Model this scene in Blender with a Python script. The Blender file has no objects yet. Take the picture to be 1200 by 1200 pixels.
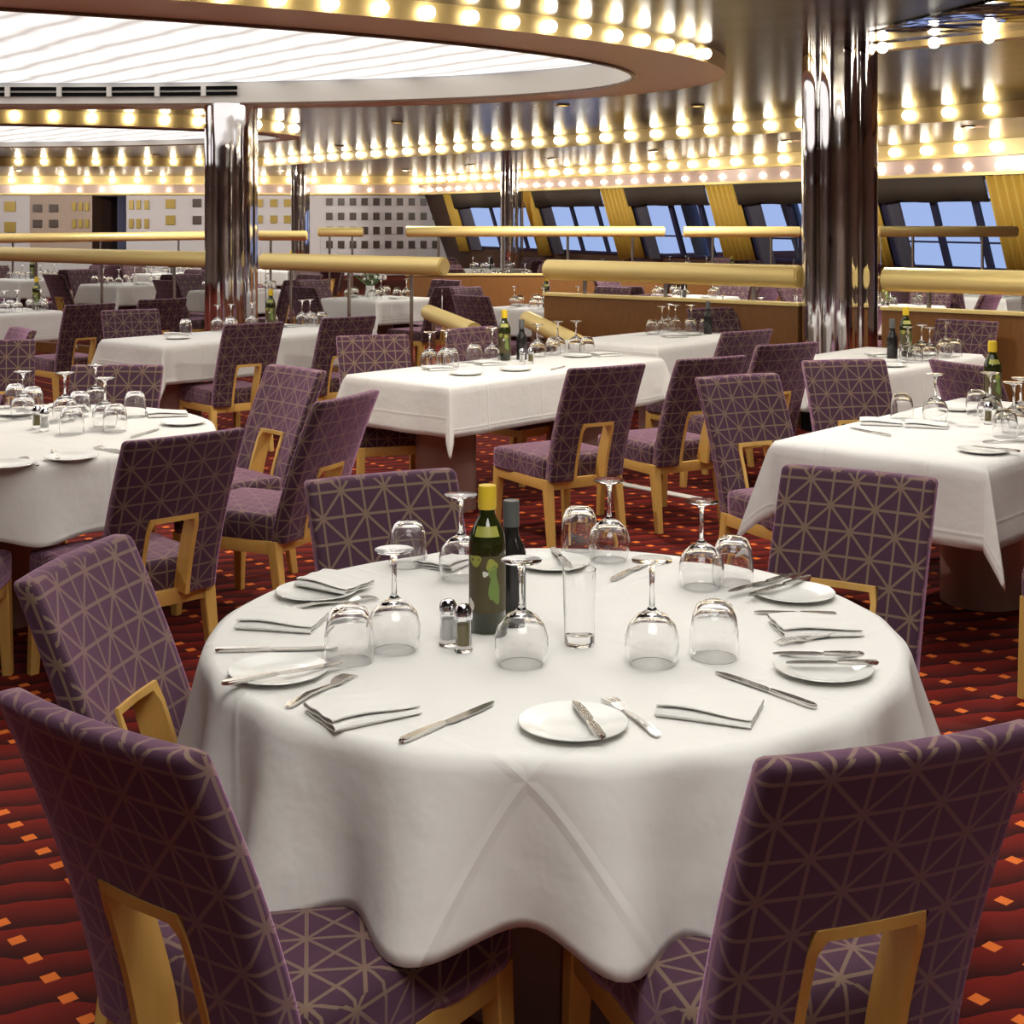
import bpy, bmesh, math, random
from mathutils import Vector, Matrix
PI = math.pi
random.seed(7)
scene = bpy.context.scene
COL = scene.collection
F, H, HY = 1640.0, 1.63, 254.0          # focal length in px, eye height, horizon row

def at(px, py, z=0.0):
    d = F*(H-z)/(py-HY)
    return Vector(((px-600)/F*d, d, z))
def atd(px, d, z=0.0):
    return Vector(((px-600)/F*d, d, z))
def proj(p):
    return 600+F*p[0]/p[1], HY-F*(p[2]-H)/p[1]

# ---------------------------------------------------------------- materials
def new_mat(name):
    m = bpy.data.materials.new(name); m.use_nodes = True
    nt = m.node_tree
    return m, nt, nt.nodes['Principled BSDF']
def simple(name, col, rough=.5, metal=0, **kw):
    m, nt, b = new_mat(name)
    b.inputs['Base Color'].default_value = (*col, 1)
    b.inputs['Roughness'].default_value = rough
    b.inputs['Metallic'].default_value = metal
    for k, v in kw.items():
        b.inputs[k].default_value = v
    return m
def emis(name, col, s, sample=True):
    m, nt, b = new_mat(name)
    b.inputs['Base Color'].default_value = (*col, 1)
    b.inputs['Emission Color'].default_value = (*col, 1)
    b.inputs['Emission Strength'].default_value = s
    if not sample:
        m.cycles.emission_sampling = 'NONE'
    return m
class NT:
    def __init__(s, nt): s.nt = nt
    def n(s, t, **kw):
        x = s.nt.nodes.new(t)
        for k, v in kw.items(): setattr(x, k, v)
        return x
    def val(s, sock, v):
        if isinstance(v, (int, float)): sock.default_value = v
        else: s.nt.links.new(v, sock)
    def m(s, op, a, b=0.0, c=None):
        x = s.n('ShaderNodeMath', operation=op)
        s.val(x.inputs[0], a); s.val(x.inputs[1], b)
        if c is not None: s.val(x.inputs[2], c)
        return x.outputs[0]
    def mix(s, f, a, b):
        x = s.n('ShaderNodeMix', data_type='RGBA')
        s.val(x.inputs[0], f)
        for i, c in ((6, a), (7, b)):
            if isinstance(c, tuple): x.inputs[i].default_value = (*c, 1)
            else: s.nt.links.new(c, x.inputs[i])
        return x.outputs[2]
    def link(s, a, b): s.nt.links.new(a, b)

def fabric_mat():
    m, nt, b = new_mat('purple_star_fabric'); g = NT(nt)
    uv = g.n('ShaderNodeUVMap').outputs[0]
    sp = g.n('ShaderNodeSeparateXYZ'); g.link(uv, sp.inputs[0])
    u = g.m('DIVIDE', sp.outputs[0], .064); v = g.m('DIVIDE', sp.outputs[1], .064)
    def dist(x, per):      # distance to the nearest multiple of per
        return g.m('ABSOLUTE', g.m('SUBTRACT', x, g.m('MULTIPLY', g.m('ROUND', g.m('DIVIDE', x, per)), per)))
    d1 = dist(u, 1); d2 = dist(v, 1)
    d3 = g.m('MULTIPLY', dist(g.m('ADD', u, v), 2), .7071)
    d4 = g.m('MULTIPLY', dist(g.m('SUBTRACT', u, v), 2), .7071)
    d = g.m('MINIMUM', g.m('MINIMUM', d1, d2), g.m('MINIMUM', d3, d4))
    mask = g.m('LESS_THAN', d, .052)
    no = g.n('ShaderNodeTexNoise'); no.inputs['Scale'].default_value = 900
    g.link(uv, no.inputs['Vector'])
    base = g.mix(no.outputs[0], (.037, .0155, .027), (.070, .030, .052))
    line = g.mix(no.outputs[0], (.125, .082, .056), (.215, .145, .10))
    g.link(g.mix(mask, base, line), b.inputs['Base Color'])
    b.inputs['Roughness'].default_value = .75
    b.inputs['Sheen Weight'].default_value = .75
    b.inputs['Sheen Roughness'].default_value = .45
    b.inputs['Sheen Tint'].default_value = (.85, .46, .72, 1)
    b.inputs['Specular IOR Level'].default_value = .15
    bp = g.n('ShaderNodeBump'); bp.inputs['Strength'].default_value = .25; bp.inputs['Distance'].default_value = .001
    g.link(mask, bp.inputs['Height']); g.link(bp.outputs[0], b.inputs['Normal'])
    return m
def wood_mat(name, c1, c2, scale=14, rough=.4):
    m, nt, b = new_mat(name); g = NT(nt)
    tc = g.n('ShaderNodeTexCoord'); mp = g.n('ShaderNodeMapping')
    mp.inputs['Scale'].default_value = (8, 8, 1.2)
    g.link(tc.outputs['Object'], mp.inputs[0])
    no = g.n('ShaderNodeTexNoise'); no.inputs['Scale'].default_value = scale; no.inputs['Detail'].default_value = 4
    g.link(mp.outputs[0], no.inputs['Vector'])
    g.link(g.mix(no.outputs[0], c1, c2), b.inputs['Base Color'])
    b.inputs['Roughness'].default_value = rough
    return m
def cloth_mat():
    m, nt, b = new_mat('white_linen'); g = NT(nt)
    b.inputs['Base Color'].default_value = (.74, .725, .69, 1)
    b.inputs['Roughness'].default_value = .85
    b.inputs['Sheen Weight'].default_value = .1
    tc = g.n('ShaderNodeTexCoord')
    no = g.n('ShaderNodeTexNoise'); no.inputs['Scale'].default_value = 9; no.inputs['Detail'].default_value = 3
    g.link(tc.outputs['Object'], no.inputs['Vector'])
    uv = g.n('ShaderNodeUVMap').outputs[0]
    sp = g.n('ShaderNodeSeparateXYZ'); g.link(uv, sp.inputs[0])
    def ridge(x):
        d = g.m('ABSOLUTE', g.m('SUBTRACT', x, g.m('ROUND', x)))
        return g.m('SUBTRACT', 1.0, g.m('MINIMUM', g.m('MULTIPLY', d, 45.0), 1.0))
    rg = g.m('MAXIMUM', ridge(sp.outputs[0]), ridge(sp.outputs[1]))
    hgt = g.m('ADD', g.m('MULTIPLY', no.outputs[0], 1.0), g.m('MULTIPLY', rg, .28))
    bp = g.n('ShaderNodeBump'); bp.inputs['Strength'].default_value = .22; bp.inputs['Distance'].default_value = .03
    g.link(hgt, bp.inputs['Height']); g.link(bp.outputs[0], b.inputs['Normal'])
    return m
def carpet_mat():
    m, nt, b = new_mat('red_carpet'); g = NT(nt)
    tc = g.n('ShaderNodeTexCoord')
    sp = g.n('ShaderNodeSeparateXYZ'); g.link(tc.outputs['Object'], sp.inputs[0])
    x, y = sp.outputs[0], sp.outputs[1]
    a = g.m('ADD', g.m('MULTIPLY', x, .63), g.m('MULTIPLY', y, -.776))     # along the rows of squares
    c = g.m('ADD', g.m('MULTIPLY', x, .776), g.m('MULTIPLY', y, .63))
    # squares
    fa = g.m('ABSOLUTE', g.m('SUBTRACT', g.m('FRACT', g.m('DIVIDE', a, .1)), .5))
    ci = g.m('DIVIDE', g.m('ADD', c, .034), .21)
    fc = g.m('ABSOLUTE', g.m('SUBTRACT', g.m('FRACT', ci), .5))
    sq = g.m('MULTIPLY', g.m('LESS_THAN', fa, .17), g.m('LESS_THAN', fc, .08))
    # wavy stripes
    no = g.n('ShaderNodeTexNoise'); no.inputs['Scale'].default_value = 5; no.inputs['Detail'].default_value = 2
    g.link(tc.outputs['Object'], no.inputs['Vector'])
    st = g.m('ADD', g.m('ADD', g.m('MULTIPLY', y, .97), g.m('MULTIPLY', x, -.24)), g.m('MULTIPLY', no.outputs[0], .09))
    fs = g.m('FRACT', g.m('DIVIDE', st, .118))
    n2 = g.n('ShaderNodeTexNoise'); n2.inputs['Scale'].default_value = 160
    g.link(tc.outputs['Object'], n2.inputs['Vector'])
    col = g.mix(fs, (.022, .005, .005), (.23, .015, .009))
    col = g.mix(g.m('MULTIPLY', n2.outputs[0], .45), col, (.05, .008, .006))
    col = g.mix(sq, col, (.75, .17, .03))
    g.link(col, b.inputs['Base Color'])
    b.inputs['Roughness'].default_value = .95
    b.inputs['Specular IOR Level'].default_value = .15
    return m
def mirror_ceiling_mat(name, base, rough, slat, bump):
    m, nt, b = new_mat(name); g = NT(nt)
    tc = g.n('ShaderNodeTexCoord')
    sp = g.n('ShaderNodeSeparateXYZ'); g.link(tc.outputs['Object'], sp.inputs[0])
    s = g.m('ADD', g.m('MULTIPLY', sp.outputs[0], .55), g.m('MULTIPLY', sp.outputs[1], .83))
    f = g.m('FRACT', g.m('DIVIDE', s, slat))
    mask = g.m('GREATER_THAN', f, .62)
    g.link(g.mix(mask, base, tuple(q*.55 for q in base)), b.inputs['Base Color'])
    b.inputs['Metallic'].default_value = .92
    b.inputs['Roughness'].default_value = rough
    if bump:
        no = g.n('ShaderNodeTexNoise'); no.inputs['Scale'].default_value = 1.6; no.inputs['Detail'].default_value = 2
        g.link(tc.outputs['Object'], no.inputs['Vector'])
        bp = g.n('ShaderNodeBump'); bp.inputs['Strength'].default_value = bump; bp.inputs['Distance'].default_value = .1
        g.link(no.outputs[0], bp.inputs['Height']); g.link(bp.outputs[0], b.inputs['Normal'])
    return m
def dome_mat(name, s):
    m, nt, b = new_mat(name); g = NT(nt)
    tc = g.n('ShaderNodeTexCoord')
    sp = g.n('ShaderNodeSeparateXYZ'); g.link(tc.outputs['Object'], sp.inputs[0])
    a = g.m('ADD', g.m('MULTIPLY', sp.outputs[0], .78), g.m('MULTIPLY', sp.outputs[1], .62))
    no = g.n('ShaderNodeTexNoise'); no.inputs['Scale'].default_value = 1.3
    g.link(tc.outputs['Object'], no.inputs['Vector'])
    f = g.m('FRACT', g.m('DIVIDE', g.m('ADD', a, g.m('MULTIPLY', no.outputs[0], .22)), .43))
    k = g.m('ABSOLUTE', g.m('SUBTRACT', f, .5))
    k = g.m('MULTIPLY', k, 2.0)
    k = g.m('POWER', k, 1.6)
    col = g.mix(k, (1, .985, .94), (.36, .355, .335))
    g.link(col, b.inputs['Emission Color'])
    b.inputs['Base Color'].default_value = (.7, .7, .68, 1)
    b.inputs['Emission Strength'].default_value = s
    return m

M = {}
M['fabric'] = fabric_mat()
M['maple'] = wood_mat('maple_wood', (.60, .34, .075), (.72, .45, .13), 10)
M['linen'] = cloth_mat()
M['carpet'] = carpet_mat()
M['panel_wood'] = wood_mat('brown_wood_panel', (.16, .065, .018), (.27, .12, .035), 8, .35)
M['brass'] = simple('brass', (.93, .73, .29), .42, .3)
M['gold'] = simple('gold_fascia_paint', (.66, .49, .20), .4, .3)
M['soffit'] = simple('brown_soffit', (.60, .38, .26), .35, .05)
M['soffit_dark'] = simple('brown_gloss_soffit', (.14, .075, .045), .22, .35)
M['cream'] = simple('cream_trim', (.78, .76, .70), .5)
M['dark'] = simple('dark_slot', (.004, .004, .004), .8, 0, **{'Specular IOR Level': 0.1})
M['chrome'] = simple('chrome', (.88, .88, .91), .07, 1)
_nt = M['chrome'].node_tree; _g = NT(_nt)
_tc = _g.n('ShaderNodeTexCoord'); _no = _g.n('ShaderNodeTexNoise'); _no.inputs['Scale'].default_value = 2.2; _no.inputs['Detail'].default_value = 1
_g.link(_tc.outputs['Object'], _no.inputs['Vector'])
_bp = _g.n('ShaderNodeBump'); _bp.inputs['Strength'].default_value = .25; _bp.inputs['Distance'].default_value = .06
_g.link(_no.outputs[0], _bp.inputs['Height']); _g.link(_bp.outputs[0], _nt.nodes['Principled BSDF'].inputs['Normal'])
M['steel'] = simple('polished_steel', (.62, .60, .57), .17, 1)
M['blade'] = simple('knife_steel', (.50, .49, .47), .2, 1)
M['ceiling'] = mirror_ceiling_mat('plum_mirror_ceiling', (.105, .10, .135), .2, .62, 0)
M['ceiling_wavy'] = mirror_ceiling_mat('rippled_mirror_ceiling', (.55, .52, .66), .05, .9, .5)
M['dome'] = dome_mat('luminous_dome_panel', .92)
M['near_dome'] = dome_mat('luminous_near_dome_panel', 1.6)
M['fill_panel'] = dome_mat('added_fill_panel', 6.5)
M['bulb'] = emis('warm_bulb', (1, .93, .76), 11, False)
M['china'] = simple('white_china', (.78, .78, .74), .18)
M['glass'] = simple('clear_glass', (1, 1, 1), 0, 0, **{'Transmission Weight': 1, 'IOR': 1.45})
M['pane'] = simple('partition_glass', (.96, .98, .98), 0, 0, **{'Transmission Weight': 1, 'IOR': 1.08, 'Specular IOR Level': .5})
M['oil_glass'] = simple('green_oil_glass', (.020, .024, .005), .05, 0, **{'Coat Weight': .6})
M['black_glass'] = simple('black_bottle_glass', (.018, .016, .015), .1)
M['yellow_cap'] = simple('yellow_foil', (.72, .50, .03), .35)
M['grey_cap'] = simple('grey_cap', (.10, .10, .095), .4)
M['label_olive'] = simple('olive_label', (.085, .065, .025), .5)
M['label_green'] = simple('green_label_leaf', (.17, .25, .06), .5)
M['label_white'] = simple('white_label', (.75, .73, .66), .5)
M['label_lime'] = simple('lime_label', (.34, .34, .06), .45)
M['salt'] = simple('salt', (.85, .85, .82), .9)
M['pepper'] = simple('pepper', (.22, .17, .05), .9)
M['table_board'] = simple('table_board', (.30, .20, .12), .5)
M['pedestal'] = simple('mauve_brown_drum', (.30, .18, .15), .35, .1)
M['wall_pink'] = simple('pale_pink_wall', (.74, .70, .72), .6)
M['wall_brown'] = simple('brown_pink_wall', (.50, .38, .31), .6)
M['wall_dark'] = simple('dark_wall', (.10, .055, .035), .5)
M['square_gold'] = simple('gold_square', (.42, .29, .06), .4, .3)
M['square_dark'] = simple('dark_square', (.07, .04, .03), .4)
M['curtain'] = simple('gold_curtain', (.62, .40, .06), .7)
M['valance'] = simple('dark_valance', (.045, .030, .020), .8)
M['drape_grey'] = simple('grey_drape', (.085, .080, .11), .8)
M['frame_blue'] = simple('dark_window_frame', (.03, .03, .07), .4)
M['davit'] = simple('pale_blue_steel', (.55, .65, .9), .5)
M['flower_white'] = simple('white_petals', (.8, .78, .74), .7)
M['leaf'] = simple('green_leaf', (.08, .16, .04), .6)

# ---------------------------------------------------------------- object helpers
def link(name, data, parent=None):
    o = bpy.data.objects.new(name, data); COL.objects.link(o)
    if parent: o.parent = parent
    return o
def finish(bm, name, mats, parent=None, smooth=True, angle=40):
    bmesh.ops.recalc_face_normals(bm, faces=bm.faces[:])
    me = bpy.data.meshes.new(name); bm.to_mesh(me); bm.free()
    for m in (mats if isinstance(mats, (list, tuple)) else [mats]): me.materials.append(m)
    if smooth:
        me.polygons.foreach_set('use_smooth', [True]*len(me.polygons))
        me.set_sharp_from_angle(angle=math.radians(angle))
    return link(name, me, parent)
def empty(name, loc=(0, 0, 0), rz=0):
    o = link(name, None); o.location = loc; o.rotation_euler = (0, 0, rz); o.empty_display_size = .1
    return o
def tag(o, label, cat, group=None, kind=None):
    o['label'] = label; o['category'] = cat
    if group: o['group'] = group
    if kind: o['kind'] = kind
    return o
def struct(o): o['kind'] = 'structure'; return o
KIDS = {}
def dup(root):
    r = root.copy(); COL.objects.link(r)
    for k in list(r.keys()): 
        if k in ('label', 'group'): del r[k]
    for ch in root.children:
        c = ch.copy(); COL.objects.link(c); c.parent = r
        for g in ch.children:
            d = g.copy(); COL.objects.link(d); d.parent = c
    return r
def box(bm, c, s, rz=0, bev=0, mi=0):
    r = bmesh.ops.create_cube(bm, size=1)
    vs = r['verts']
    mat = Matrix.Translation(Vector(c)) @ Matrix.Rotation(rz, 4, 'Z') @ Matrix.Diagonal((*s, 1))
    bmesh.ops.transform(bm, matrix=mat, verts=vs)
    fs = {f for v in vs for f in v.link_faces}
    for f in fs: f.material_index = mi
    if bev:
        es = list({e for v in vs for e in v.link_edges})
        bmesh.ops.bevel(bm, geom=es, offset=bev, segments=2, affect='EDGES', profile=.6)
def prism(bm, a, b, sa, sb):      # square leg from a to b with side sa, sb
    vs = []
    for p, s in ((a, sa), (b, sb)):
        for dx, dy in ((-1, -1), (1, -1), (1, 1), (-1, 1)):
            vs.append(bm.verts.new((p[0]+dx*s/2, p[1]+dy*s/2, p[2])))
    for i in range(4):
        j = (i+1) % 4
        bm.faces.new((vs[i], vs[j], vs[4+j], vs[4+i]))
    bm.faces.new(vs[3::-1]); bm.faces.new(vs[4:])
def tube(bm, a, b, r, n=16, r2=None):
    a, b = Vector(a), Vector(b); d = (b-a); L = d.length
    q = d.to_track_quat('Z', 'Y').to_matrix().to_4x4()
    bmesh.ops.create_cone(bm, cap_ends=True, segments=n, radius1=r, radius2=r if r2 is None else r2, depth=L,
                          matrix=Matrix.Translation((a+b)/2) @ q)
def lathe(bm, prof, n=24, c=(0, 0, 0), closed=False, mi=0, lobes=None):
    rings = []
    for r, z in prof:
        if r < 1e-6:
            rings.append([bm.verts.new((c[0], c[1], c[2]+z))])
        else:
            ring = []
            for i in range(n):
                a = 2*PI*i/n
                rr = r*(lobes(a) if lobes else 1)
                ring.append(bm.verts.new((c[0]+rr*math.cos(a), c[1]+rr*math.sin(a), c[2]+z)))
            rings.append(ring)
    pairs = list(zip(rings, rings[1:]))
    if closed: pairs.append((rings[-1], rings[0]))
    for A, B in pairs:
        for i in range(n):
            j = (i+1) % n
            vs = [A[i % len(A)], A[j % len(A)], B[j % len(B)], B[i % len(B)]]
            u = []
            for v in vs:
                if v not in u: u.append(v)
            if len(u) > 2:
                f = bm.faces.new(u); f.material_index = mi
def rot2(f):    # heading angle so that local +Y looks along f
    return math.atan2(-f[0], f[1])

# ---------------------------------------------------------------- labels: ordinals computed from the view
REG = []
def reg(o, kind, ctx, cat, group, pos):
    REG.append((o, kind, ctx, cat, group, Vector(pos)))
ORD = ['first','second','third','fourth','fifth','sixth','seventh','eighth','ninth','tenth','eleventh','twelfth','thirteenth','fourteenth',
       'fifteenth','sixteenth','seventeenth','eighteenth','nineteenth']
TENS = ['','', 'twent','thirt','fort','fift','sixt']
def ordinal(i):          # i from 0
    n = i+1
    if n < 20: return ORD[i]
    t, u = divmod(n, 10)
    return TENS[t]+('ieth' if u == 0 else 'y-'+ORD[u-1])
def write_labels():
    groups = {}
    for r in REG: groups.setdefault((r[1], r[2]), []).append(r)
    for (kind, ctx), rs in groups.items():
        rs.sort(key=lambda r: proj(r[5])[0])
        n = len(rs)
        for i, r in enumerate(rs):
            if n == 1: s = ''
            elif i == 0: s = ', leftmost'
            elif i == n-1: s = ', rightmost'
            elif n == 3: s = ', middle one'
            elif i > n/2 and n > 8: s = ', '+ordinal(n-1-i)+' from right'
            else: s = ', '+ordinal(i)+' from left'
            tag(r[0], kind+' '+ctx+s, r[3], r[4])
def inframe(p, m=40):
    if p[1] < .3: return False
    x, y = proj(p)
    return -m < x < 1200+m and y < 1200+m*4

# ---------------------------------------------------------------- chair
CW, CH = .44, .91
def make_chair():
    root = empty('dining_chair')
    # back: profile (centre line y, thickness) by height
    z0, z1 = .335, CH
    def yc(z):
        t = (z-z0)/(z1-z0)
        return -.235 - .20*(t**1.35)
    def th(z):
        t = (z-z0)/(z1-z0)
        return .070 - .020*t
    def hw(z):
        t = (z-z0)/(z1-z0)
        return .215+.008*t
    cw, hc = .098, .625
    us = [-1, -.8, -.6, None, -.22, 0, .22, None, .6, .8, 1]
    zs = [z0+(hc-z0)*i/7 for i in range(8)] + [hc+(z1-hc)*i/8 for i in range(1, 9)]
    bm = bmesh.new()
    def X(i, z):
        if i == 3: return -cw
        if i == 7: return cw
        if i in (4, 5, 6): return us[i]/.35*cw*.5*1.1
        if i < 3: return -cw-(hw(z)-cw)*(3-i)/3
        return cw+(hw(z)-cw)*(i-7)/3
    grid = {}
    for s in (0, 1):
        for j, z in enumerate(zs):
            for i in range(11):
                x = X(i, z)
                curve = .018*(1-(x/.22)**2)*(-1)      # slight hollow facing the sitter
                y = yc(z)+curve+(th(z)/2 if s else -th(z)/2)
                grid[s, i, j] = bm.verts.new((x, y, z))
    def solid(i, j): return 0 <= i < 10 and 0 <= j < 15 and not (3 <= i <= 6 and j < 7)
    for i in range(10):
        for j in range(15):
            if not solid(i, j): continue
            for s in (0, 1):
                bm.faces.new([grid[s, i, j], grid[s, i+1, j], grid[s, i+1, j+1], grid[s, i, j+1]])
            for (di, dj, a, b) in ((-1, 0, (i, j), (i, j+1)), (1, 0, (i+1, j), (i+1, j+1)), (0, -1, (i, j), (i+1, j)), (0, 1, (i, j+1), (i+1, j+1))):
                if not solid(i+di, j+dj):
                    bm.faces.new([grid[0, a[0], a[1]], grid[0, b[0], b[1]], grid[1, b[0], b[1]], grid[1, a[0], a[1]]])
    used = [v for v in bm.verts if not v.link_faces]
    bmesh.ops.delete(bm, geom=used, context='VERTS')
    bmesh.ops.recalc_face_normals(bm, faces=bm.faces[:])
    es = [e for e in bm.edges if len(e.link_faces) == 2 and e.calc_face_angle(0) > 1.0 and not (abs(e.verts[0].co.x) < cw+.01 and abs(e.verts[1].co.x) < cw+.01 and e.verts[0].co.z < hc+.01 and e.verts[1].co.z < hc+.01)]
    bmesh.ops.bevel(bm, geom=es, offset=.015, segments=3, affect='EDGES', profile=.5)
    uvl = bm.loops.layers.uv.new('UVMap')
    for f in bm.faces:
        n = f.normal
        for l in f.loops:
            p = l.vert.co
            dy = (p.y-yc(p.z))
            if abs(n.y) >= max(abs(n.x), abs(n.z)*.8): u, v = p.x, p.z
            elif abs(n.x) > abs(n.z): u, v = p.x+(1 if n.x > 0 else -1)*(dy+th(p.z)/2), p.z
            else: u, v = p.x, p.z+dy+th(p.z)/2
            l[uvl].uv = (u, v-CH+.03)
    backrest = finish(bm, 'backrest', M['fabric'], root, True, 60)
    # wooden lining of the opening
    bm = bmesh.new()
    tk = .016
    def strip(pts_in, pts_out):
        pass
    path = [(-cw, z0)]+[(-cw, zs[j]) for j in range(1, 7)]+[(-cw+.008, hc-.002), (0, hc), (cw-.008, hc-.002)]+[(cw, zs[j]) for j in range(6, 0, -1)]+[(cw, z0)]
    rows = []
    for k, (x, z) in enumerate(path):
        if z < hc-.01: xi, zi = x-math.copysign(tk, x), z
        else: xi, zi = (x-math.copysign(tk, x) if abs(x) > .001 else 0), hc-tk
        curve = -.018*(1-(x/.22)**2)
        yb, yf = yc(z)+curve-th(z)/2-.004, yc(z)+curve+th(z)/2+.006
        xo, zo = x*1.0, z
        if z >= hc-.01: zo = hc+.001
        rows.append([bm.verts.new((xo, yb, zo)), bm.verts.new((xo, yf, zo)), bm.verts.new((xi, yf, zi)), bm.verts.new((xi, yb, zi))])
    for A, B in zip(rows, rows[1:]):
        for i in range(4):
            j = (i+1) % 4
            bm.faces.new((A[i], A[j], B[j], B[i]))
    bm.faces.new(rows[0]); bm.faces.new(rows[-1])
    finish(bm, 'cutout_lining', M['maple'], backrest, True, 30)
    # seat cushion
    bm = bmesh.new()
    box(bm, (0, .025, .389), (.455, .475, .117), bev=.028)
    bmesh.ops.subdivide_edges(bm, edges=[e for e in bm.edges if e.calc_length() > .2], cuts=6, use_grid_fill=True)
    for v in bm.verts:
        if v.co.z > .43:
            q = (1-(v.co.x/.24)**2)*(1-((v.co.y-.025)/.25)**2)
            v.co.z += .012*max(q, 0)
        if v.co.y > .1: v.co.x *= 1.04
        if v.co.y < -.15: v.co.x *= .97
    uvl = bm.loops.layers.uv.new('UVMap')
    bmesh.ops.recalc_face_normals(bm, faces=bm.faces[:])
    for f in bm.faces:
        n = f.normal
        for l in f.loops:
            p = l.vert.co
            if abs(n.z) > .6: u, v = p.x, p.y
            elif abs(n.x) > abs(n.y): u, v = p.x+math.copysign(.4475-p.z, n.x), p.y
            else: u, v = p.x, p.y+math.copysign(.4475-p.z, n.y)
            l[uvl].uv = (u+.01, v)
    finish(bm, 'seat', M['fabric'], root, True, 60)
    bm = bmesh.new()
    box(bm, (0, .252, .318), (.44, .026, .052), bev=.004)
    box(bm, (0, -.222, .318), (.40, .026, .052), bev=.004)
    for s in (-1, 1):
        box(bm, (s*.212, .015, .318), (.026, .46, .052), rz=-s*.02*0, bev=.004)
    finish(bm, 'seat_frame', M['maple'], root, True, 30)
    for sx in (-1, 1):
        for y, dy, sp in ((.243, .012, .012), (-.218, -.05, .008)):
            bm = bmesh.new()
            prism(bm, (sx*.205, y, .343), (sx*(.205+sp), y+dy, 0), .046, .034)
            es = [e for e in bm.edges if abs(e.verts[0].co.z-e.verts[1].co.z) > .1]
            bmesh.ops.bevel(bm, geom=es, offset=.004, segments=1, affect='EDGES')
            finish(bm, 'leg', M['maple'], root, True, 30)
    return root
CHAIR0 = make_chair(); CHAIR_USED = [False]
TOPY = .418
def chair_root(x, y, f, label, group, ctx=None, fz=0):
    f = Vector((f[0], f[1])).normalized()
    if CHAIR_USED[0]: o = dup(CHAIR0)
    else: o = CHAIR0; CHAIR_USED[0] = True
    o.location = (x, y, 0); o.rotation_euler = (0, 0, rot2(f))
    if ctx is None: tag(o, label, 'chair', group)
    else: reg(o, label, ctx, 'chair', group, (x, y, .6))
    return o
def chair_top(px, py, f, label, group, ctx=None):
    p = at(px, py, CH); f = Vector((f[0], f[1])).normalized()
    return chair_root(p.x+f.x*TOPY, p.y+f.y*TOPY, f, label, group, ctx)

# ---------------------------------------------------------------- tableware prototypes
def proto_lathe(name, prof, mat, n=24, closed=True):
    bm = bmesh.new(); lathe(bm, prof, n, closed=closed)
    return finish(bm, name, mat)
PROTO = {}
def wine_prof():
    # upturned: rim on the table, foot in the air; outer then inner wall
    out = [(.043, 0), (.049, .012), (.0535, .035), (.053, .055), (.046, .078), (.030, .096), (.012, .106), (.0055, .114), (.0045, .15), (.006, .187), (.012, .196), (.036, .201), (.040, .2025), (.040, .205), (.0, .206)]
    inn = [(.0, .0985), (.026, .0925), (.0435, .0765), (.0508, .055), (.0513, .035), (.0468, .012), (.0412, 0)]
    return out+inn
def tumbler_prof():
    out = [(.0475, 0), (.0495, .02), (.0485, .055), (.0435, .085), (.035, .104), (.024, .111), (.0, .112)]
    inn = [(.0, .104), (.021, .103), (.0315, .097), (.0405, .082), (.0458, .055), (.0468, .02), (.0450, 0)]
    return out+inn
def highball_prof():
    out = [(.0, .0), (.029, 0), (.031, .004), (.033, .08), (.0345, .155)]
    inn = [(.0325, .155), (.031, .08), (.029, .022), (.0, .018)]
    return out+inn
def plate_prof():
    return [(0, 0), (.055, 0), (.060, .002), (.093, .011), (.095, .0125), (.094, .014), (.062, .006), (.055, .0045), (0, .004)]
def get_single(key, builder):
    if key not in PROTO:
        PROTO[key] = builder(); return PROTO[key]
    o = PROTO[key].copy(); COL.objects.link(o)
    for k in list(o.keys()):
        if k in ('label', 'group'): del o[k]
    return o
def get_tree(key, builder):
    if key not in PROTO:
        PROTO[key] = builder(); return PROTO[key]
    return dup(PROTO[key])
def wine(p, ctx, group, far=False, desc='upturned stemmed wine glass'):
    o = get_single('wine_far' if far else 'wine', lambda: proto_lathe('wine_glass', wine_prof(), M['glass'], 14 if far else 32))
    o.location = p; reg(o, desc, ctx, 'wine glass', group, p); return o
def tumbler(p, ctx, group, far=False, desc='upturned rounded tumbler'):
    o = get_single('tumbler_far' if far else 'tumbler', lambda: proto_lathe('tumbler', tumbler_prof(), M['glass'], 14 if far else 32))
    o.location = p; reg(o, desc, ctx, 'glass', group, p); return o
def plate(p, ctx, group, desc='small white side plate'):
    o = get_single('plate', lambda: proto_lathe('side_plate', plate_prof(), M['china'], 40))
    o.location = p; reg(o, desc, ctx, 'plate', group, p); return o
def extr_outline(bm, pts, z0, z1):
    a = [bm.verts.new((x, y, z0(x, y) if callable(z0) else z0)) for x, y in pts]
    b = [bm.verts.new((x, y, z1(x, y) if callable(z1) else z1)) for x, y in pts]
    n = len(pts)
    bm.faces.new(a[::-1]); bm.faces.new(b)
    for i in range(n):
        j = (i+1) % n; bm.faces.new((a[i], a[j], b[j], b[i]))
def mk_knife(L=.245):
    def f():
        r = empty('table_knife'); k = L/.245
        bm = bmesh.new()
        pts = [(-.0045, -.1225), (.0045, -.1225), (.0085, -.112), (.0075, -.06), (.0055, -.012), (-.0055, -.012), (-.0075, -.06), (-.0085, -.112)]
        extr_outline(bm, [(x, y*k) for x, y in pts], .001, .0085)
        bmesh.ops.bevel(bm, geom=bm.edges[:], offset=.0022, segments=2, affect='EDGES')
        finish(bm, 'handle', M['steel'], r)
        bm = bmesh.new()
        pts = [(-.0055, -.012), (.0045, -.012), (.0105, .004), (.0105, .075), (.0075, .105), (.001, .1215), (-.004, .1225), (-.0065, .10), (-.0065, .004)]
        extr_outline(bm, [(x, y*k) for x, y in pts], .003, .0055)
        finish(bm, 'blade', M['blade'], r)
        return r
    return f
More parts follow.
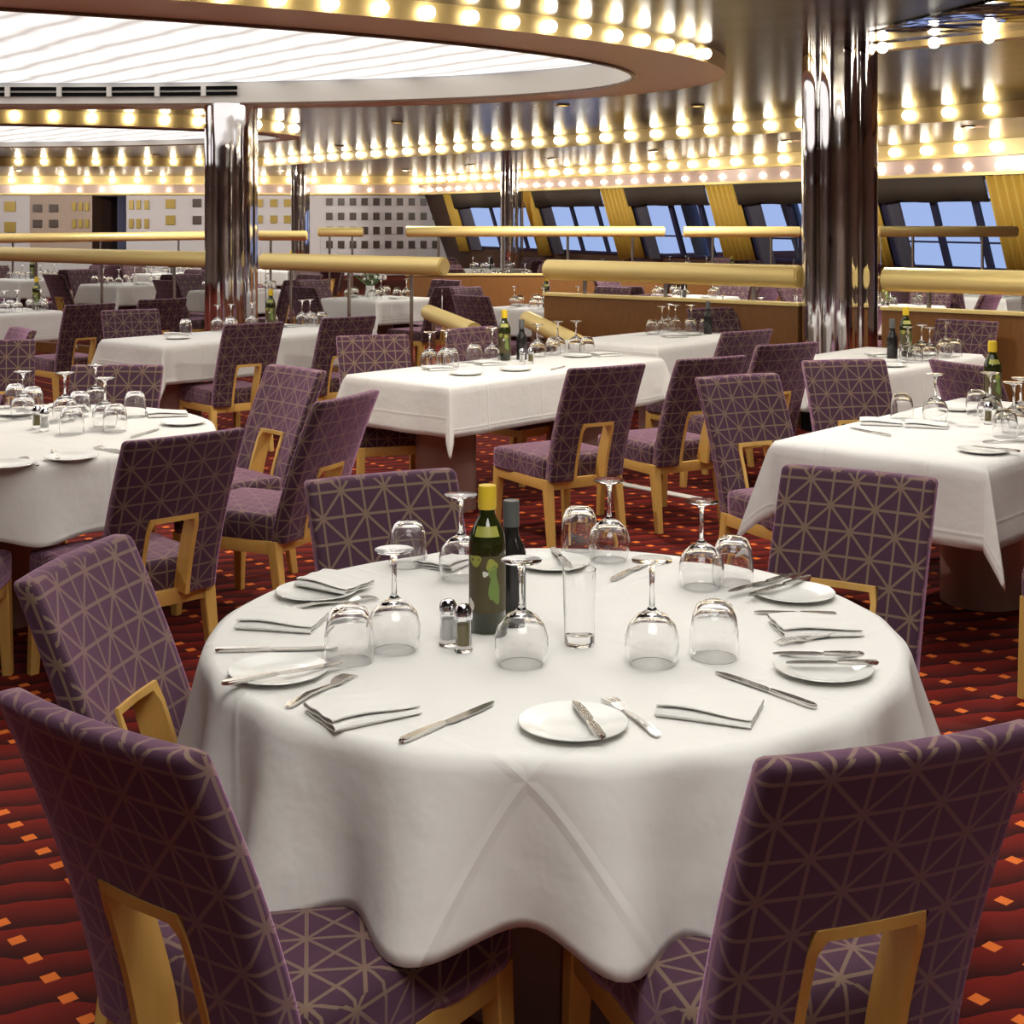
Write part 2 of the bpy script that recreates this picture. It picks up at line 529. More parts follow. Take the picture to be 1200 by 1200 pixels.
def mk_fork():
    r = empty('table_fork')
    bm = bmesh.new()
    pts = [(-.0035, -.10), (.0035, -.10), (.0085, -.092), (.006, -.04), (.0032, .02), (.0032, .032), (-.0032, .032), (-.0032, .02), (-.006, -.04), (-.0085, -.092)]
    zf = lambda x, y: .0015+.006*max(0, math.sin((y+.1)/.132*PI))
    extr_outline(bm, pts, lambda x, y: zf(x, y), lambda x, y: zf(x, y)+.004)
    finish(bm, 'handle', M['steel'], r)
    bm = bmesh.new()
    zt = lambda x, y: .0015+.007*math.sin(max(0, min(1, (y-.032)/.07))*PI)
    extr_outline(bm, [(-.0035, .03), (.0035, .03), (.012, .046), (.0125, .058), (-.0125, .058), (-.012, .046)], zt, lambda x, y: zt(x, y)+.0025)
    for k in range(4):
        x = -.0105+k*.007
        pts = [(x-.0019, .057), (x+.0019, .057), (x+.0018, .08), (x+.0008, .1), (x-.0008, .1), (x-.0018, .08)]
        extr_outline(bm, pts, zt, lambda x, y: zt(x, y)+.0025)
    finish(bm, 'fork_head', M['steel'], r)
    return r
def knife(a, b, ctx, group, desc='steel table knife'):
    a, b = Vector(a), Vector(b); d = b-a
    L = .245 if d.length > .19 else .18
    o = get_tree('knife%d' % (L*1000), mk_knife(L))
    if L < .2: o.name = 'butter_knife'
    o.location = (a+b)/2; o.rotation_euler = (0, 0, rot2(d)); reg(o, desc, ctx, 'knife', group, (a+b)/2); return o
def fork(a, b, ctx, group, desc='steel table fork'):
    a, b = Vector(a), Vector(b)
    o = get_tree('fork', mk_fork); o.location = (a+b)/2; o.rotation_euler = (0, 0, rot2(b-a)); reg(o, desc, ctx, 'fork', group, (a+b)/2); return o
def mk_napkin():
    bm = bmesh.new()
    # cross-section: a soft zig-zag of three layers with round folds, swept along the width
    T = .0022
    cen = []
    W2 = .058
    layers = [.0025, .0095, .0165]
    n = 12
    for li, z in enumerate(layers):
        sgn = 1 if li % 2 == 0 else -1
        for i in range(n+1):
            x = sgn*(-W2+2*W2*i/n)*(1-.03*li)
            cen.append((x, z+.0012*math.sin(i*1.1+li)))
        if li < 2:
            x = sgn*W2*(1-.03*li); 
            for a in (-60, 0, 60):
                t = math.radians(a)
                cen.append((x+sgn*.0055*math.cos(t), z+.0035+.0035*math.sin(t)))
    m = len(cen); rows = []
    N = 10
    for k in range(N+1):
        y = -.085+.17*k/N
        row = []
        for side in (1, -1):
            seq = range(m) if side == 1 else range(m-1, -1, -1)
            for i in seq:
                p, q = cen[max(i-1, 0)], cen[min(i+1, m-1)]
                tx, tz = q[0]-p[0], q[1]-p[1]; l = math.hypot(tx, tz) or 1
                x = cen[i][0]-side*tz/l*T/2; z = cen[i][1]+side*tx/l*T/2
                lift = .004*math.sin(k/N*PI*1.3+.4)*(z/.018)
                row.append(bm.verts.new((x+.004*math.sin(y*30)*(z/.018), y, max(z+lift, .0004))))
        rows.append(row)
    L = len(rows[0])
    for A, B in zip(rows, rows[1:]):
        for i in range(L):
            j = (i+1) % L
            bm.faces.new((A[i], A[j], B[j], B[i]))
    bm.faces.new(rows[0]); bm.faces.new(rows[-1])
    return finish(bm, 'folded_napkin', M['linen'], None, True, 50)
def napkin(p, d, ctx, group, desc='folded white napkin', s=1):
    o = get_single('napkin', mk_napkin); o.location = p; o.rotation_euler = (0, 0, rot2(d)); o.scale = (s, s, s)
    reg(o, desc, ctx, 'napkin', group, p); return o
def mk_shaker(fill, nm):
    def f():
        r = empty(nm)
        bm = bmesh.new()
        lathe(bm, [(0, 0), (.018, 0), (.019, .004), (.0165, .012), (.0165, .062), (.0175, .066), (.0155, .066), (.0145, .062), (.0145, .014), (0, .012)], 20)
        finish(bm, 'glass_body', M['glass'], r)
        bm = bmesh.new(); lathe(bm, [(0, .0135), (.0138, .0135), (.0138, .056), (0, .057)], 18); finish(bm, 'filling', fill, r)
        bm = bmesh.new(); lathe(bm, [(0, .0665), (.019, .0665), (.0195, .072), (.018, .084), (.012, .094), (0, .098)], 20); finish(bm, 'domed_cap', M['chrome'], r)
        return r
    return f
def shaker(p, which, ctx, group):
    o = get_tree(which, mk_shaker(M[which], which+'_shaker')); o.location = p
    reg(o, 'small glass %s shaker with domed chrome cap' % which, ctx, 'shaker', group, p); return o
def patch(bm, r, a0, a1, z0, z1, n=10, nz=1, shape=None):
    g = []
    for j in range(nz+1):
        z = z0+(z1-z0)*j/nz
        g.append([bm.verts.new((r*math.cos(a0+(a1-a0)*i/n), r*math.sin(a0+(a1-a0)*i/n), z)) for i in range(n+1)])
    for j in range(nz):
        for i in range(n):
            bm.faces.new((g[j][i], g[j][i+1], g[j+1][i+1], g[j+1][i]))
def mk_oil():
    r = empty('olive_oil_bottle')
    bm = bmesh.new()
    lathe(bm, [(0, 0), (.035, 0), (.0395, .005), (.0395, .185), (.037, .205), (.028, .226), (.019, .242), (.0165, .25), (.0165, .262), (0, .262)], 32)
    finish(bm, 'glass_body', M['oil_glass'], r, True, 50)
    bm = bmesh.new()
    lathe(bm, [(0, .258), (.019, .258), (.020, .262), (.0195, .30), (.0185, .308), (0, .309)], 24)
    finish(bm, 'screw_cap', M['yellow_cap'], r)
    R = .0400
    bm = bmesh.new(); patch(bm, R, math.radians(195), math.radians(345), .045, .165, 18); lab = finish(bm, 'paper_label', M['label_olive'], r)
    bm = bmesh.new()
    for (a, z, w, h, mi) in ((292, .10, 17, .03, 0), (288, .13, 14, .016, 0), (300, .078, 12, .014, 0), (232, .155, 22, .012, 1), (285, .147, 18, .012, 1), (265, .128, 9, .006, 2), (215, .058, 12, .016, 2)):
        n0 = len(bm.faces)
        ring = []
        c = bm.verts.new(((R+.0006)*math.cos(math.radians(a)), (R+.0006)*math.sin(math.radians(a)), z))
        for i in range(14):
            t = 2*PI*i/14
            q = 1+.18*math.sin(3*t+a)
            aa = math.radians(a+w*math.cos(t)*q); zz = z+h*math.sin(t)*q
            ring.append(bm.verts.new(((R+.0006)*math.cos(aa), (R+.0006)*math.sin(aa), zz)))
        for i in range(14):
            f = bm.faces.new((c, ring[i], ring[(i+1) % 14])); f.material_index = mi
    finish(bm, 'label_leaf_print', [M['label_green'], M['label_lime'], M['label_white']], lab)
    bm = bmesh.new()
    lathe(bm, [(.0373, .2045), (.0287, .2255)], 32)
    for f in [f for f in bm.faces if math.sin(math.atan2(f.calc_center_median().y, f.calc_center_median().x)) > -.75]: bm.faces.remove(f)
    finish(bm, 'neck_label', M['label_lime'], r)
    return r
def mk_vinegar():
    r = empty('vinegar_bottle')
    bm = bmesh.new()
    lathe(bm, [(0, 0), (.030, 0), (.033, .004), (.033, .13), (.029, .148), (.019, .165), (.0165, .18), (.0165, .205), (0, .205)], 28)
    finish(bm, 'glass_body', M['black_glass'], r, True, 50)
    bm = bmesh.new(); lathe(bm, [(0, .19), (.0182, .19), (.0182, .244), (.017, .247), (0, .247)], 24); finish(bm, 'screw_cap', M['grey_cap'], r)
    return r
def bottle(p, which, ctx, group):
    o = get_tree(which, mk_oil if which == 'oil' else mk_vinegar); o.location = p
    reg(o, 'green olive oil bottle with yellow cap' if which == 'oil' else 'slim black vinegar bottle with grey cap', ctx, 'bottle', group, p); return o

# ---------------------------------------------------------------- tables and cloths
TZ = .75
def rect_table(Fc, W, L, ctx, u=(.66, .75), drop=.275, desc='white linen cloth draped over'):
    u = Vector(u).normalized(); n = Vector((-u.y, u.x))
    Fc = Vector(Fc); c = Fc+u*L/2+n*W/2
    rz = math.atan2(u.y, u.x)
    r = empty('dining_table', (c.x, c.y, 0), rz)
    bm = bmesh.new(); box(bm, (0, 0, TZ-.023), (L-.02, W-.02, .032), bev=.004); finish(bm, 'table_top', M['table_board'], r)
    if L > 1.8:
        xs = (-L/2+.38, L/2-.38)
    else: xs = (.1 if L > 1.5 else 0,)
    for x in xs:
        bm = bmesh.new(); lathe(bm, [(0, 0), (.17, 0), (.17, TZ-.04), (0, TZ-.04)], 28, c=(x, 0, 0)); finish(bm, 'pedestal', M['pedestal'], r, True, 40)
    reg(r, 'cloth-covered table with drum foot,', ctx.replace('on ', '', 1), 'table', 'dining tables', (c.x, c.y, .7))
    bm = bmesh.new()
    def axis(half):
        k = [-half-drop+drop*i/10 for i in range(10)]
        mid = [-half+2*half*i/10 for i in range(11)]
        return k+mid+[half+drop*(i+1)/10 for i in range(10)]
    ax, ay = axis(L/2), axis(W/2)
    ph = random.random()*6
    def fold(s):      # drop s past an edge -> (out, down) with a rounded edge
        rr = .012
        if s <= 0: return 0, 0
        a = min(s/rr, PI/2)
        if s/rr < PI/2: return rr*math.sin(a), rr*(1-math.cos(a))
        q = s-rr*PI/2
        return rr+q*.045, rr+q
    V = {}
    for i, x in enumerate(ax):
        for j, y in enumerate(ay):
            ox, oy = max(abs(x)-L/2, 0), max(abs(y)-W/2, 0)
            sx, sy = math.copysign(1, x), math.copysign(1, y)
            bx, by = min(max(x, -L/2), L/2), min(max(y, -W/2), W/2)
            if ox > 1e-6 and oy > 1e-6:
                rr = math.hypot(ox, oy); a = math.atan2(oy, ox); a2 = min(a, PI/2-a)
                o1, d1 = fold(rr)
                q = a2/(PI/4)
                dn = d1*math.cos(a2*.40); out = o1+rr*math.sin(a2*.40)
                fi = PI/4*q**.6
                if a > PI/4: fi = PI/2-fi
                X, Y, Z = bx+sx*out*math.cos(fi), by+sy*out*math.sin(fi), -dn
            else:
                o1, d1 = fold(ox); o2, d2 = fold(oy)
                X, Y, Z = bx+sx*o1, by+sy*o2, -(d1+d2)
                s = ox+oy
                if s > .02:
                    t = y if ox > 0 else x
                    w = .010*(s/drop)*math.sin(t*9+ph)+.006*(s/drop)*math.sin(t*21+ph*2)
                    if ox > 0: X += sx*w
                    else: Y += sy*w
            V[i, j] = bm.verts.new((X, Y, TZ-.002+Z))
    uvl = bm.loops.layers.uv.new('UVMap')
    for i in range(len(ax)-1):
        for j in range(len(ay)-1):
            ij = ((i, j), (i+1, j), (i+1, j+1), (i, j+1))
            na, nb = len(ax)-1, len(ay)-1
            ci = i if i < 10 else (na-1-i if i >= na-10 else -1); cj = j if j < 10 else (nb-1-j if j >= nb-10 else -2)
            tris = [ij]
            if ci == cj:           # keep an edge along the fold of the hanging corner
                if (i < 10) == (j < 10): tris = [(ij[0], ij[1], ij[2]), (ij[0], ij[2], ij[3])]
                else: tris = [(ij[0], ij[1], ij[3]), (ij[1], ij[2], ij[3])]
            for tq in tris:
                f = bm.faces.new([V[q] for q in tq])
                for l, q in zip(f.loops, tq): l[uvl].uv = (ax[q[0]]/.45+.5, ay[q[1]]/.42+.5)
    o = finish(bm, 'tablecloth', M['linen'], None, True, 70)
    md = o.modifiers.new('t', 'SOLIDIFY'); md.thickness = .0025; md.offset = 1
    o.location = (c.x, c.y, 0); o.rotation_euler = (0, 0, rz)
    reg(o, desc, ctx.replace('on ', '').replace('at ', '', 1) if ctx.startswith('at ') else ctx.replace('on ', '', 1), 'tablecloth', 'white tablecloths', (c.x, c.y, .75))
    return c, u, n
def round_table(c, R, ctx, drop, folds, amp, phase, desc, hem=None):
    r = empty('round_dining_table', (c[0], c[1], 0))
    bm = bmesh.new(); lathe(bm, [(0, TZ-.04), (R-.034, TZ-.04), (R-.03, TZ-.036), (R-.03, TZ-.010), (R-.034, TZ-.006), (0, TZ-.006)], 64); finish(bm, 'table_top', M['table_board'], r)
    bm = bmesh.new(); lathe(bm, [(0, 0), (.23, 0), (.23, TZ-.041), (0, TZ-.041)], 32); finish(bm, 'pedestal', M['pedestal'], r)
    reg(r, 'cloth-covered table with drum foot,', ctx.replace('on ', '', 1), 'table', 'dining tables', (c[0], c[1], .7))
    bm = bmesh.new()
    N = 288
    rad = [0, .25, .5, .75, .9, .97]
    rings = [[bm.verts.new((0, 0, TZ-.002))]]; flat = {rings[0][0]: (0, 0)}
    for q in rad[1:]:
        rings.append([bm.verts.new((R*q*math.cos(2*PI*i/N), R*q*math.sin(2*PI*i/N), TZ-.002)) for i in range(N)])
    K = 16
    for k in range(0, K+1):
        ring = []
        for i in range(N):
            th = 2*PI*i/N
            fr = 1
            wv = math.cos(folds*(th-phase)+.9*math.sin(2*th+.5)+.5*math.sin(5*th))
            wv = wv if wv > 0 else wv*.85
            big = .5+.5*math.sin(3*th+1.0)
            dl = drop+.012*wv+.02*math.cos(4*(th-.6)) + (hem(th) if hem else 0)
            s = dl*k/K
            rr = .02
            if s < rr*PI/2: out, dn = rr*math.sin(s/rr), rr*(1-math.cos(s/rr))
            else: out, dn = rr+(s-rr*PI/2)*.10, rr+(s-rr*PI/2)
            t = k/K
            w = amp*(t**1.1)*wv*(.65+.5*big)
            rho = R-.02+out+w+amp*.35*t
            ring.append(bm.verts.new((rho*math.cos(th), rho*math.sin(th), TZ-.002-dn)))
            flat[ring[-1]] = ((R+s)*math.cos(th), (R+s)*math.sin(th))
        rings.append(ring)
    uvl = bm.loops.layers.uv.new('UVMap')
    for A, B in zip(rings, rings[1:]):
        for i in range(N):
            j = (i+1) % N
            if len(A) == 1: bm.faces.new((A[0], B[i], B[j]))
            else: bm.faces.new((A[i], B[i], B[j], A[j]))
    for f in bm.faces:
        for l in f.loops:
            x, y = flat.get(l.vert, (l.vert.co.x, l.vert.co.y))
            l[uvl].uv = (((x+y)*.7071+.6)/.62, ((x-y)*.7071-.5)/.62)
    o = finish(bm, 'tablecloth', M['linen'], None, True, 80)
    md = o.modifiers.new('t', 'SOLIDIFY'); md.thickness = .002; md.offset = 1
    o.location = (c[0], c[1], 0)
    reg(o, desc, '', 'tablecloth', 'white tablecloths', (c[0], c[1], .75))
    o_lab = desc
    return r
CZ = TZ+.0008     # top of the cloth

# ================================================================= camera and world
cam = bpy.data.cameras.new('camera'); co = bpy.data.objects.new('camera', cam); COL.objects.link(co)
co.location = (0, 0, H); co.rotation_euler = (PI/2, 0, 0)
cam.sensor_width = 36; cam.sensor_fit = 'HORIZONTAL'; cam.lens = 36*F/1200; cam.shift_y = -(600-HY)/1200
cam.clip_end = 200
scene.camera = co
w = bpy.data.worlds.new('dusk'); scene.world = w; w.use_nodes = True
bg = w.node_tree.nodes['Background']; bg.inputs[0].default_value = (.38, .50, .86, 1); bg.inputs[1].default_value = .62
scene.view_settings.view_transform = 'Standard'; scene.view_settings.look = 'None'
scene.view_settings.exposure = .65; scene.view_settings.gamma = 1

# ================================================================= room shell
ZC, ZR, ZS, ZF2, ZW = 2.95, 2.83, 2.76, 2.535, 2.24
XL, XR, YN, YB = -20.0, 11.0, -5.0, 39.0
A1 = Vector((7.32, 20.0)); A0 = Vector((-1.72, 37.6))
wd = (A1-A0).normalized(); wout = Vector((wd.y*-1, wd.x)); wout = Vector((-wd.y, wd.x))
if wout.x < 0: wout = -wout
AE = A1+wd*9.0                         # window wall runs on past the right edge of the frame
AC = A0-wd*((YB-A0.y)/(-wd.y))*1.0     # where it meets the back wall
def quad(bm, pts, mi=0):
    f = bm.faces.new([bm.verts.new(p) for p in pts]); f.material_index = mi
    return f
def wall(name, pts, mat):
    bm = bmesh.new(); quad(bm, pts); return struct(finish(bm, name, mat, None, False))
bm = bmesh.new(); quad(bm, [(XL, YN, 0), (16, YN, 0), (16, YB+.5, 0), (XL, YB+.5, 0)])
struct(finish(bm, 'floor', M['carpet'], None, False))
# ---- ceiling with two openings for the luminous domes
DC, DA, DB, DROT = Vector((-8.27, 10.495)), 9.45, 4.013, .20176
D2C, D2A, D2B = Vector((-9.6, 20.1)), 6.2, 3.0
def ell(c, a, b, rot, n=160, off=0, t0=0, t1=2*PI):
    out = []
    full = abs(t1-t0-2*PI) < 1e-6
    for i in range(n if full else n+1):
        t = t0+(t1-t0)*i/n
        x, y = (a+off)*math.cos(t), (b+off)*math.sin(t)
        out.append(Vector((c.x+x*math.cos(rot)-y*math.sin(rot), c.y+x*math.sin(rot)+y*math.cos(rot))))
    return out
OFF1, OFF2 = .80, .35
D0C, D0R = Vector((.9, 4.6)), 2.0
def flat_holes(name, outer, holes, z, mat):
    bm = bmesh.new(); es = []
    for loop in [outer]+holes:
        vs = [bm.verts.new((p[0], p[1], z)) for p in loop]
        es += [bm.edges.new((vs[i], vs[(i+1) % len(vs)])) for i in range(len(vs))]
    bmesh.ops.triangle_fill(bm, use_beauty=True, edges=es)
    return finish(bm, name, mat, None, False)
XWAVE = [(1.95, 9.9), (16, 9.0-.0), (16, 4.6), (3.6, 4.6), (2.4, 8.4)]
e1 = ell(DC, DA, DB, DROT, 160, OFF1); e2 = ell(D2C, D2A, D2B, 0, 120, OFF2); e0 = ell(D0C, D0R, D0R, 0, 64, .45)
struct(flat_holes('ceiling', [(XL-6, YN), (16, YN), (16, YB+.5), (XL-6, YB+.5)], [e1, e2, e0], ZC, M['ceiling']))
bm = bmesh.new()
bm.faces.new([bm.verts.new((x, y, ZC-.012)) for x, y in [(2.5, 9.9), (13.5, 10.6), (13.5, 4.6), (4.2, 4.6), (3.2, 7.6)]])
struct(finish(bm, 'ceiling_mirror_panel', M['ceiling_wavy'], None, False))
bm = bmesh.new(); 
def ribbon(bm, pts, za, zb, mi=0, close=False):
    A = [bm.verts.new((p[0], p[1], za)) for p in pts]; B = [bm.verts.new((p[0], p[1], zb)) for p in pts]
    n = len(pts)
    for i in range(n if close else n-1):
        j = (i+1) % n
        f = bm.faces.new((A[i], A[j], B[j], B[i])); f.material_index = mi
def annulus(bm, P, Q, z):
    A = [bm.verts.new((p[0], p[1], z)) for p in P]; B = [bm.verts.new((p[0], p[1], z)) for p in Q]
    n = len(P)
    for i in range(n):
        j = (i+1) % n; bm.faces.new((A[i], A[j], B[j], B[i]))
def dome(name, c, a, b, rot, off, zr, zp, label, mat, n):
    r = empty(name, (0, 0, 0))
    tag(r, label, 'ceiling light', None)
    I, O = ell(c, a, b, rot, n), ell(c, a, b, rot, n, off)
    bm = bmesh.new(); annulus(bm, I, O, zr); finish(bm, 'soffit_ring', M['soffit'], r, False)
    if off > 0:
        bm = bmesh.new(); ribbon(bm, O, zr-.004, ZC, 0, True); finish(bm, 'gold_fascia', M['gold'], r, True, 60)
        bm = bmesh.new(); I2 = ell(c, a, b, rot, n, .035); ribbon(bm, I, zr-.02, zr+.0, 0, True); annulus(bm, I, I2, zr-.02); ribbon(bm, I2, zr-.02, zr, 0, True); finish(bm, 'inner_lip', M['soffit_dark'], r, False)
    bm = bmesh.new(); ribbon(bm, I, zr, zp+.02, 0, True); finish(bm, 'well_wall', M['cream'], r, True, 60)
    bm = bmesh.new(); bm.faces.new([bm.verts.new((p[0], p[1], zp)) for p in ell(c, a, b, rot, n, -.01)]); finish(bm, 'luminous_panel', mat, r, False)
    return r
d1 = dome('luminous_ceiling_dome', DC, DA, DB, DROT, OFF1, ZR, 3.05, 'large oval luminous white ceiling dome with brown rim at upper left', M['dome'], 160)
d2 = dome('luminous_ceiling_dome', D2C, D2A, D2B, 0, OFF2, 2.785, 2.86, 'second luminous ceiling dome farther back behind the large one', M['dome'], 120)
d0 = dome('luminous_ceiling_dome', D0C, D0R, D0R, 0, .45, ZR, 3.05, 'round luminous ceiling panel above the near round table', M['near_dome'], 64)
d3 = dome('luminous_ceiling_dome', Vector((.25, 1.1)), .9, .9, 0, 0, ZC-.002, ZC-.02, 'unseen round fill light added above the front edge of the near round table', M['fill_panel'], 48)  # added fill light, out of view, brightens the cloth front and seats
# ventilation grille on the far inner wall of the large dome
gp = []
for i in range(400):
    t = 2*PI*i/400
    x, y = (DA-.03)*math.cos(t), (DB-.03)*math.sin(t)
    p = Vector((DC.x+x*math.cos(DROT)-y*math.sin(DROT), DC.y+x*math.sin(DROT)+y*math.cos(DROT)))
    if p.y > 13.2:
        px = proj((p.x, p.y, 2.95))[0]
        if -60 < px < 288: gp.append((px, p))
gp.sort(key=lambda q: q[0]); gp = [q[1] for q in gp]
for za, zb in ((2.905, 2.945), (2.965, 3.005)):
    bm = bmesh.new(); ribbon(bm, gp, za, zb); finish(bm, 'vent_slot', M['dark'], d1, False)
k = 0
for i in range(0, len(gp), max(1, len(gp)//6)):
    bm = bmesh.new(); box(bm, (gp[i].x, gp[i].y-.02, 2.955), (.05, .03, .11)); finish(bm, 'vent_divider', M['cream'], d1, False)

# ---- stepped soffit in front of the windows and the back wall
SF = [Vector((10.4, 9.4)), Vector((5.78, 15.8)), Vector((2.49, 20.4)), Vector((-3.47, 28.5)), Vector((-5.6, 31.4)), Vector((XL-4, 31.4))]
bm = bmesh.new(); ribbon(bm, SF, ZS, ZC); struct(finish(bm, 'trim_1', M['gold'], None, False))
WB = [AE+wout*.5, A1+wout*.5, A0+wout*.5, Vector((AC.x, YB+.3)), Vector((XL-4, YB+.3))]
bm = bmesh.new()
f = bm.faces.new([bm.verts.new((p.x, p.y, ZS)) for p in SF+WB[::-1]])
struct(finish(bm, 'ceiling_soffit', M['soffit_dark'], None, False))
F2 = [AE-wout*.12, A0-wd*1.1-wout*.12, Vector((-2.6, YB-.15)), Vector((XL-2, YB-.15))]
bm = bmesh.new(); ribbon(bm, F2, ZF2, ZS-.002); struct(finish(bm, 'trim_2', M['gold'], None, False))
F3 = [p+Vector((.0, .0)) for p in F2]
bm = bmesh.new()
ribbon(bm, [AE-wout*.06, A0-wd*1.1-wout*.06, Vector((-2.6, YB-.1)), Vector((XL-2, YB-.1))], ZW+.04, ZF2)
struct(finish(bm, 'trim_3', simple('copper_strip', (.62, .47, .42), .25, .25), None, False))
bm = bmesh.new()
for za, off in ((ZW, .14), (ZF2-.015, .16)):
    Q = [AE-wout*off, A0-wd*1.1-wout*off, Vector((-2.6, YB-.2)), Vector((XL-2, YB-.2))]
    ribbon(bm, Q, za, za+.045)
    Q2 = [AE-wout*0, A0-wd*1.1, Vector((-2.6, YB)), Vector((XL-2, YB))]
    for i in range(3):
        quad(bm, [(Q[i].x, Q[i].y, za), (Q[i+1].x, Q[i+1].y, za), (Q2[i+1].x, Q2[i+1].y, za), (Q2[i].x, Q2[i].y, za)])
struct(finish(bm, 'trim_4', M['brass'], None, False))

# metal edging strip let into the carpet
a, b = at(715, 565), at(855, 592); e = Vector((b.y-a.y, a.x-b.x, 0)).normalized()*.035
bm = bmesh.new(); vs = [a+e, b+e, b-e, a-e]
quad(bm, [(v.x, v.y, .006) for v in vs])
for i in range(4): quad(bm, [(vs[i].x, vs[i].y, 0), (vs[(i+1) % 4].x, vs[(i+1) % 4].y, 0), (vs[(i+1) % 4].x, vs[(i+1) % 4].y, .006), (vs[i].x, vs[i].y, .006)])
struct(finish(bm, 'trim_6', M['cream'], None, False))

# ---- walls
wall('wall_left', [(XL, YN, 0), (XL, YB, 0), (XL, YB, ZC), (XL, YN, ZC)], M['wall_brown'])
wall('wall_rear', [(XL, YN, 0), (15, YN, 0), (15, YN, ZC), (XL, YN, ZC)], M['wall_brown'])
wall('wall_right', [(AE.x, AE.y, 0), (AE.x, YN, 0), (AE.x, YN, ZC), (AE.x, AE.y, ZC)], M['wall_brown'])
# ---- inclined window wall
TILT = .32
def wp(s, z, o=0.0):                    # s metres from A1 towards A0, o metres into the room
    p = A1-wd*s + wout*((ZW-z)*TILT) - wout*o
    return Vector((p.x, p.y, z))
def s_of_px(px, z=ZW):
    # intersection of the sight column px with the wall line at height z
    b = A1+wout*((ZW-z)*TILT); k = (px-600)/F
    # b.x - wd.x*s = k*(b.y - wd.y*s)
    return (b.x-k*b.y)/(wd.x-k*wd.y)
SILL = .80
cur = [(524, 533), (616, 628), (708, 737), (831.5, 866), (985, 1026), (1160, 1222)]
cs = [(s_of_px(a), s_of_px(b)) for a, b in cur]        # s decreases as px grows
SEND = s_of_px(500)
bm = bmesh.new()
quad(bm, [wp(-9, 0), wp(22.5, 0), wp(22.5, SILL), wp(-9, SILL)])
quad(bm, [(AE.x, AE.y, ZW), (A0.x-wd.x*3, A0.y-wd.y*3, ZW), (A0.x-wd.x*3, A0.y-wd.y*3, ZC), (AE.x, AE.y, ZC)])
for a, b in cs: quad(bm, [wp(a, SILL, -.02), wp(b, SILL, -.02), wp(b, ZW, -.02), wp(a, ZW, -.02)])
quad(bm, [wp(22.5, SILL), wp(cs[0][0], SILL), wp(cs[0][0], ZW), wp(22.5, ZW)])
quad(bm, [wp(-9, SILL), wp(cs[5][1], SILL), wp(cs[5][1], ZW), wp(-9, ZW)])
struct(finish(bm, 'wall_windows', M['wall_dark'], None, False))
cnt = ['farthest gold pleated curtain beside the white lattice wall', 'gold pleated curtain behind the thin far chrome column', 'gold pleated curtain third from the lattice wall', 'wide gold pleated curtain left of the right chrome column', 'gold pleated curtain behind the right chrome column', 'gold pleated curtain at the right edge of the picture']
for (a, b), lab in zip(cs, cnt):
    bm = bmesh.new(); n = 48; rows = []
    for z in (SILL-.1, (SILL+ZW)/2, ZW-.01):
        row = []
        for i in range(n+1):
            s = a+(b-a)*i/n
            row.append(bm.verts.new(wp(s, z, .09+.05*math.sin(i*2*PI*6/n))))
        rows.append(row)
    for P, Q in zip(rows, rows[1:]):
        for i in range(n): bm.faces.new((P[i], P[i+1], Q[i+1], Q[i]))
    o = finish(bm, 'curtain', M['curtain'], None, True, 80)
    md = o.modifiers.new('t', 'SOLIDIFY'); md.thickness = .01
    tag(o, lab, 'curtain', None)
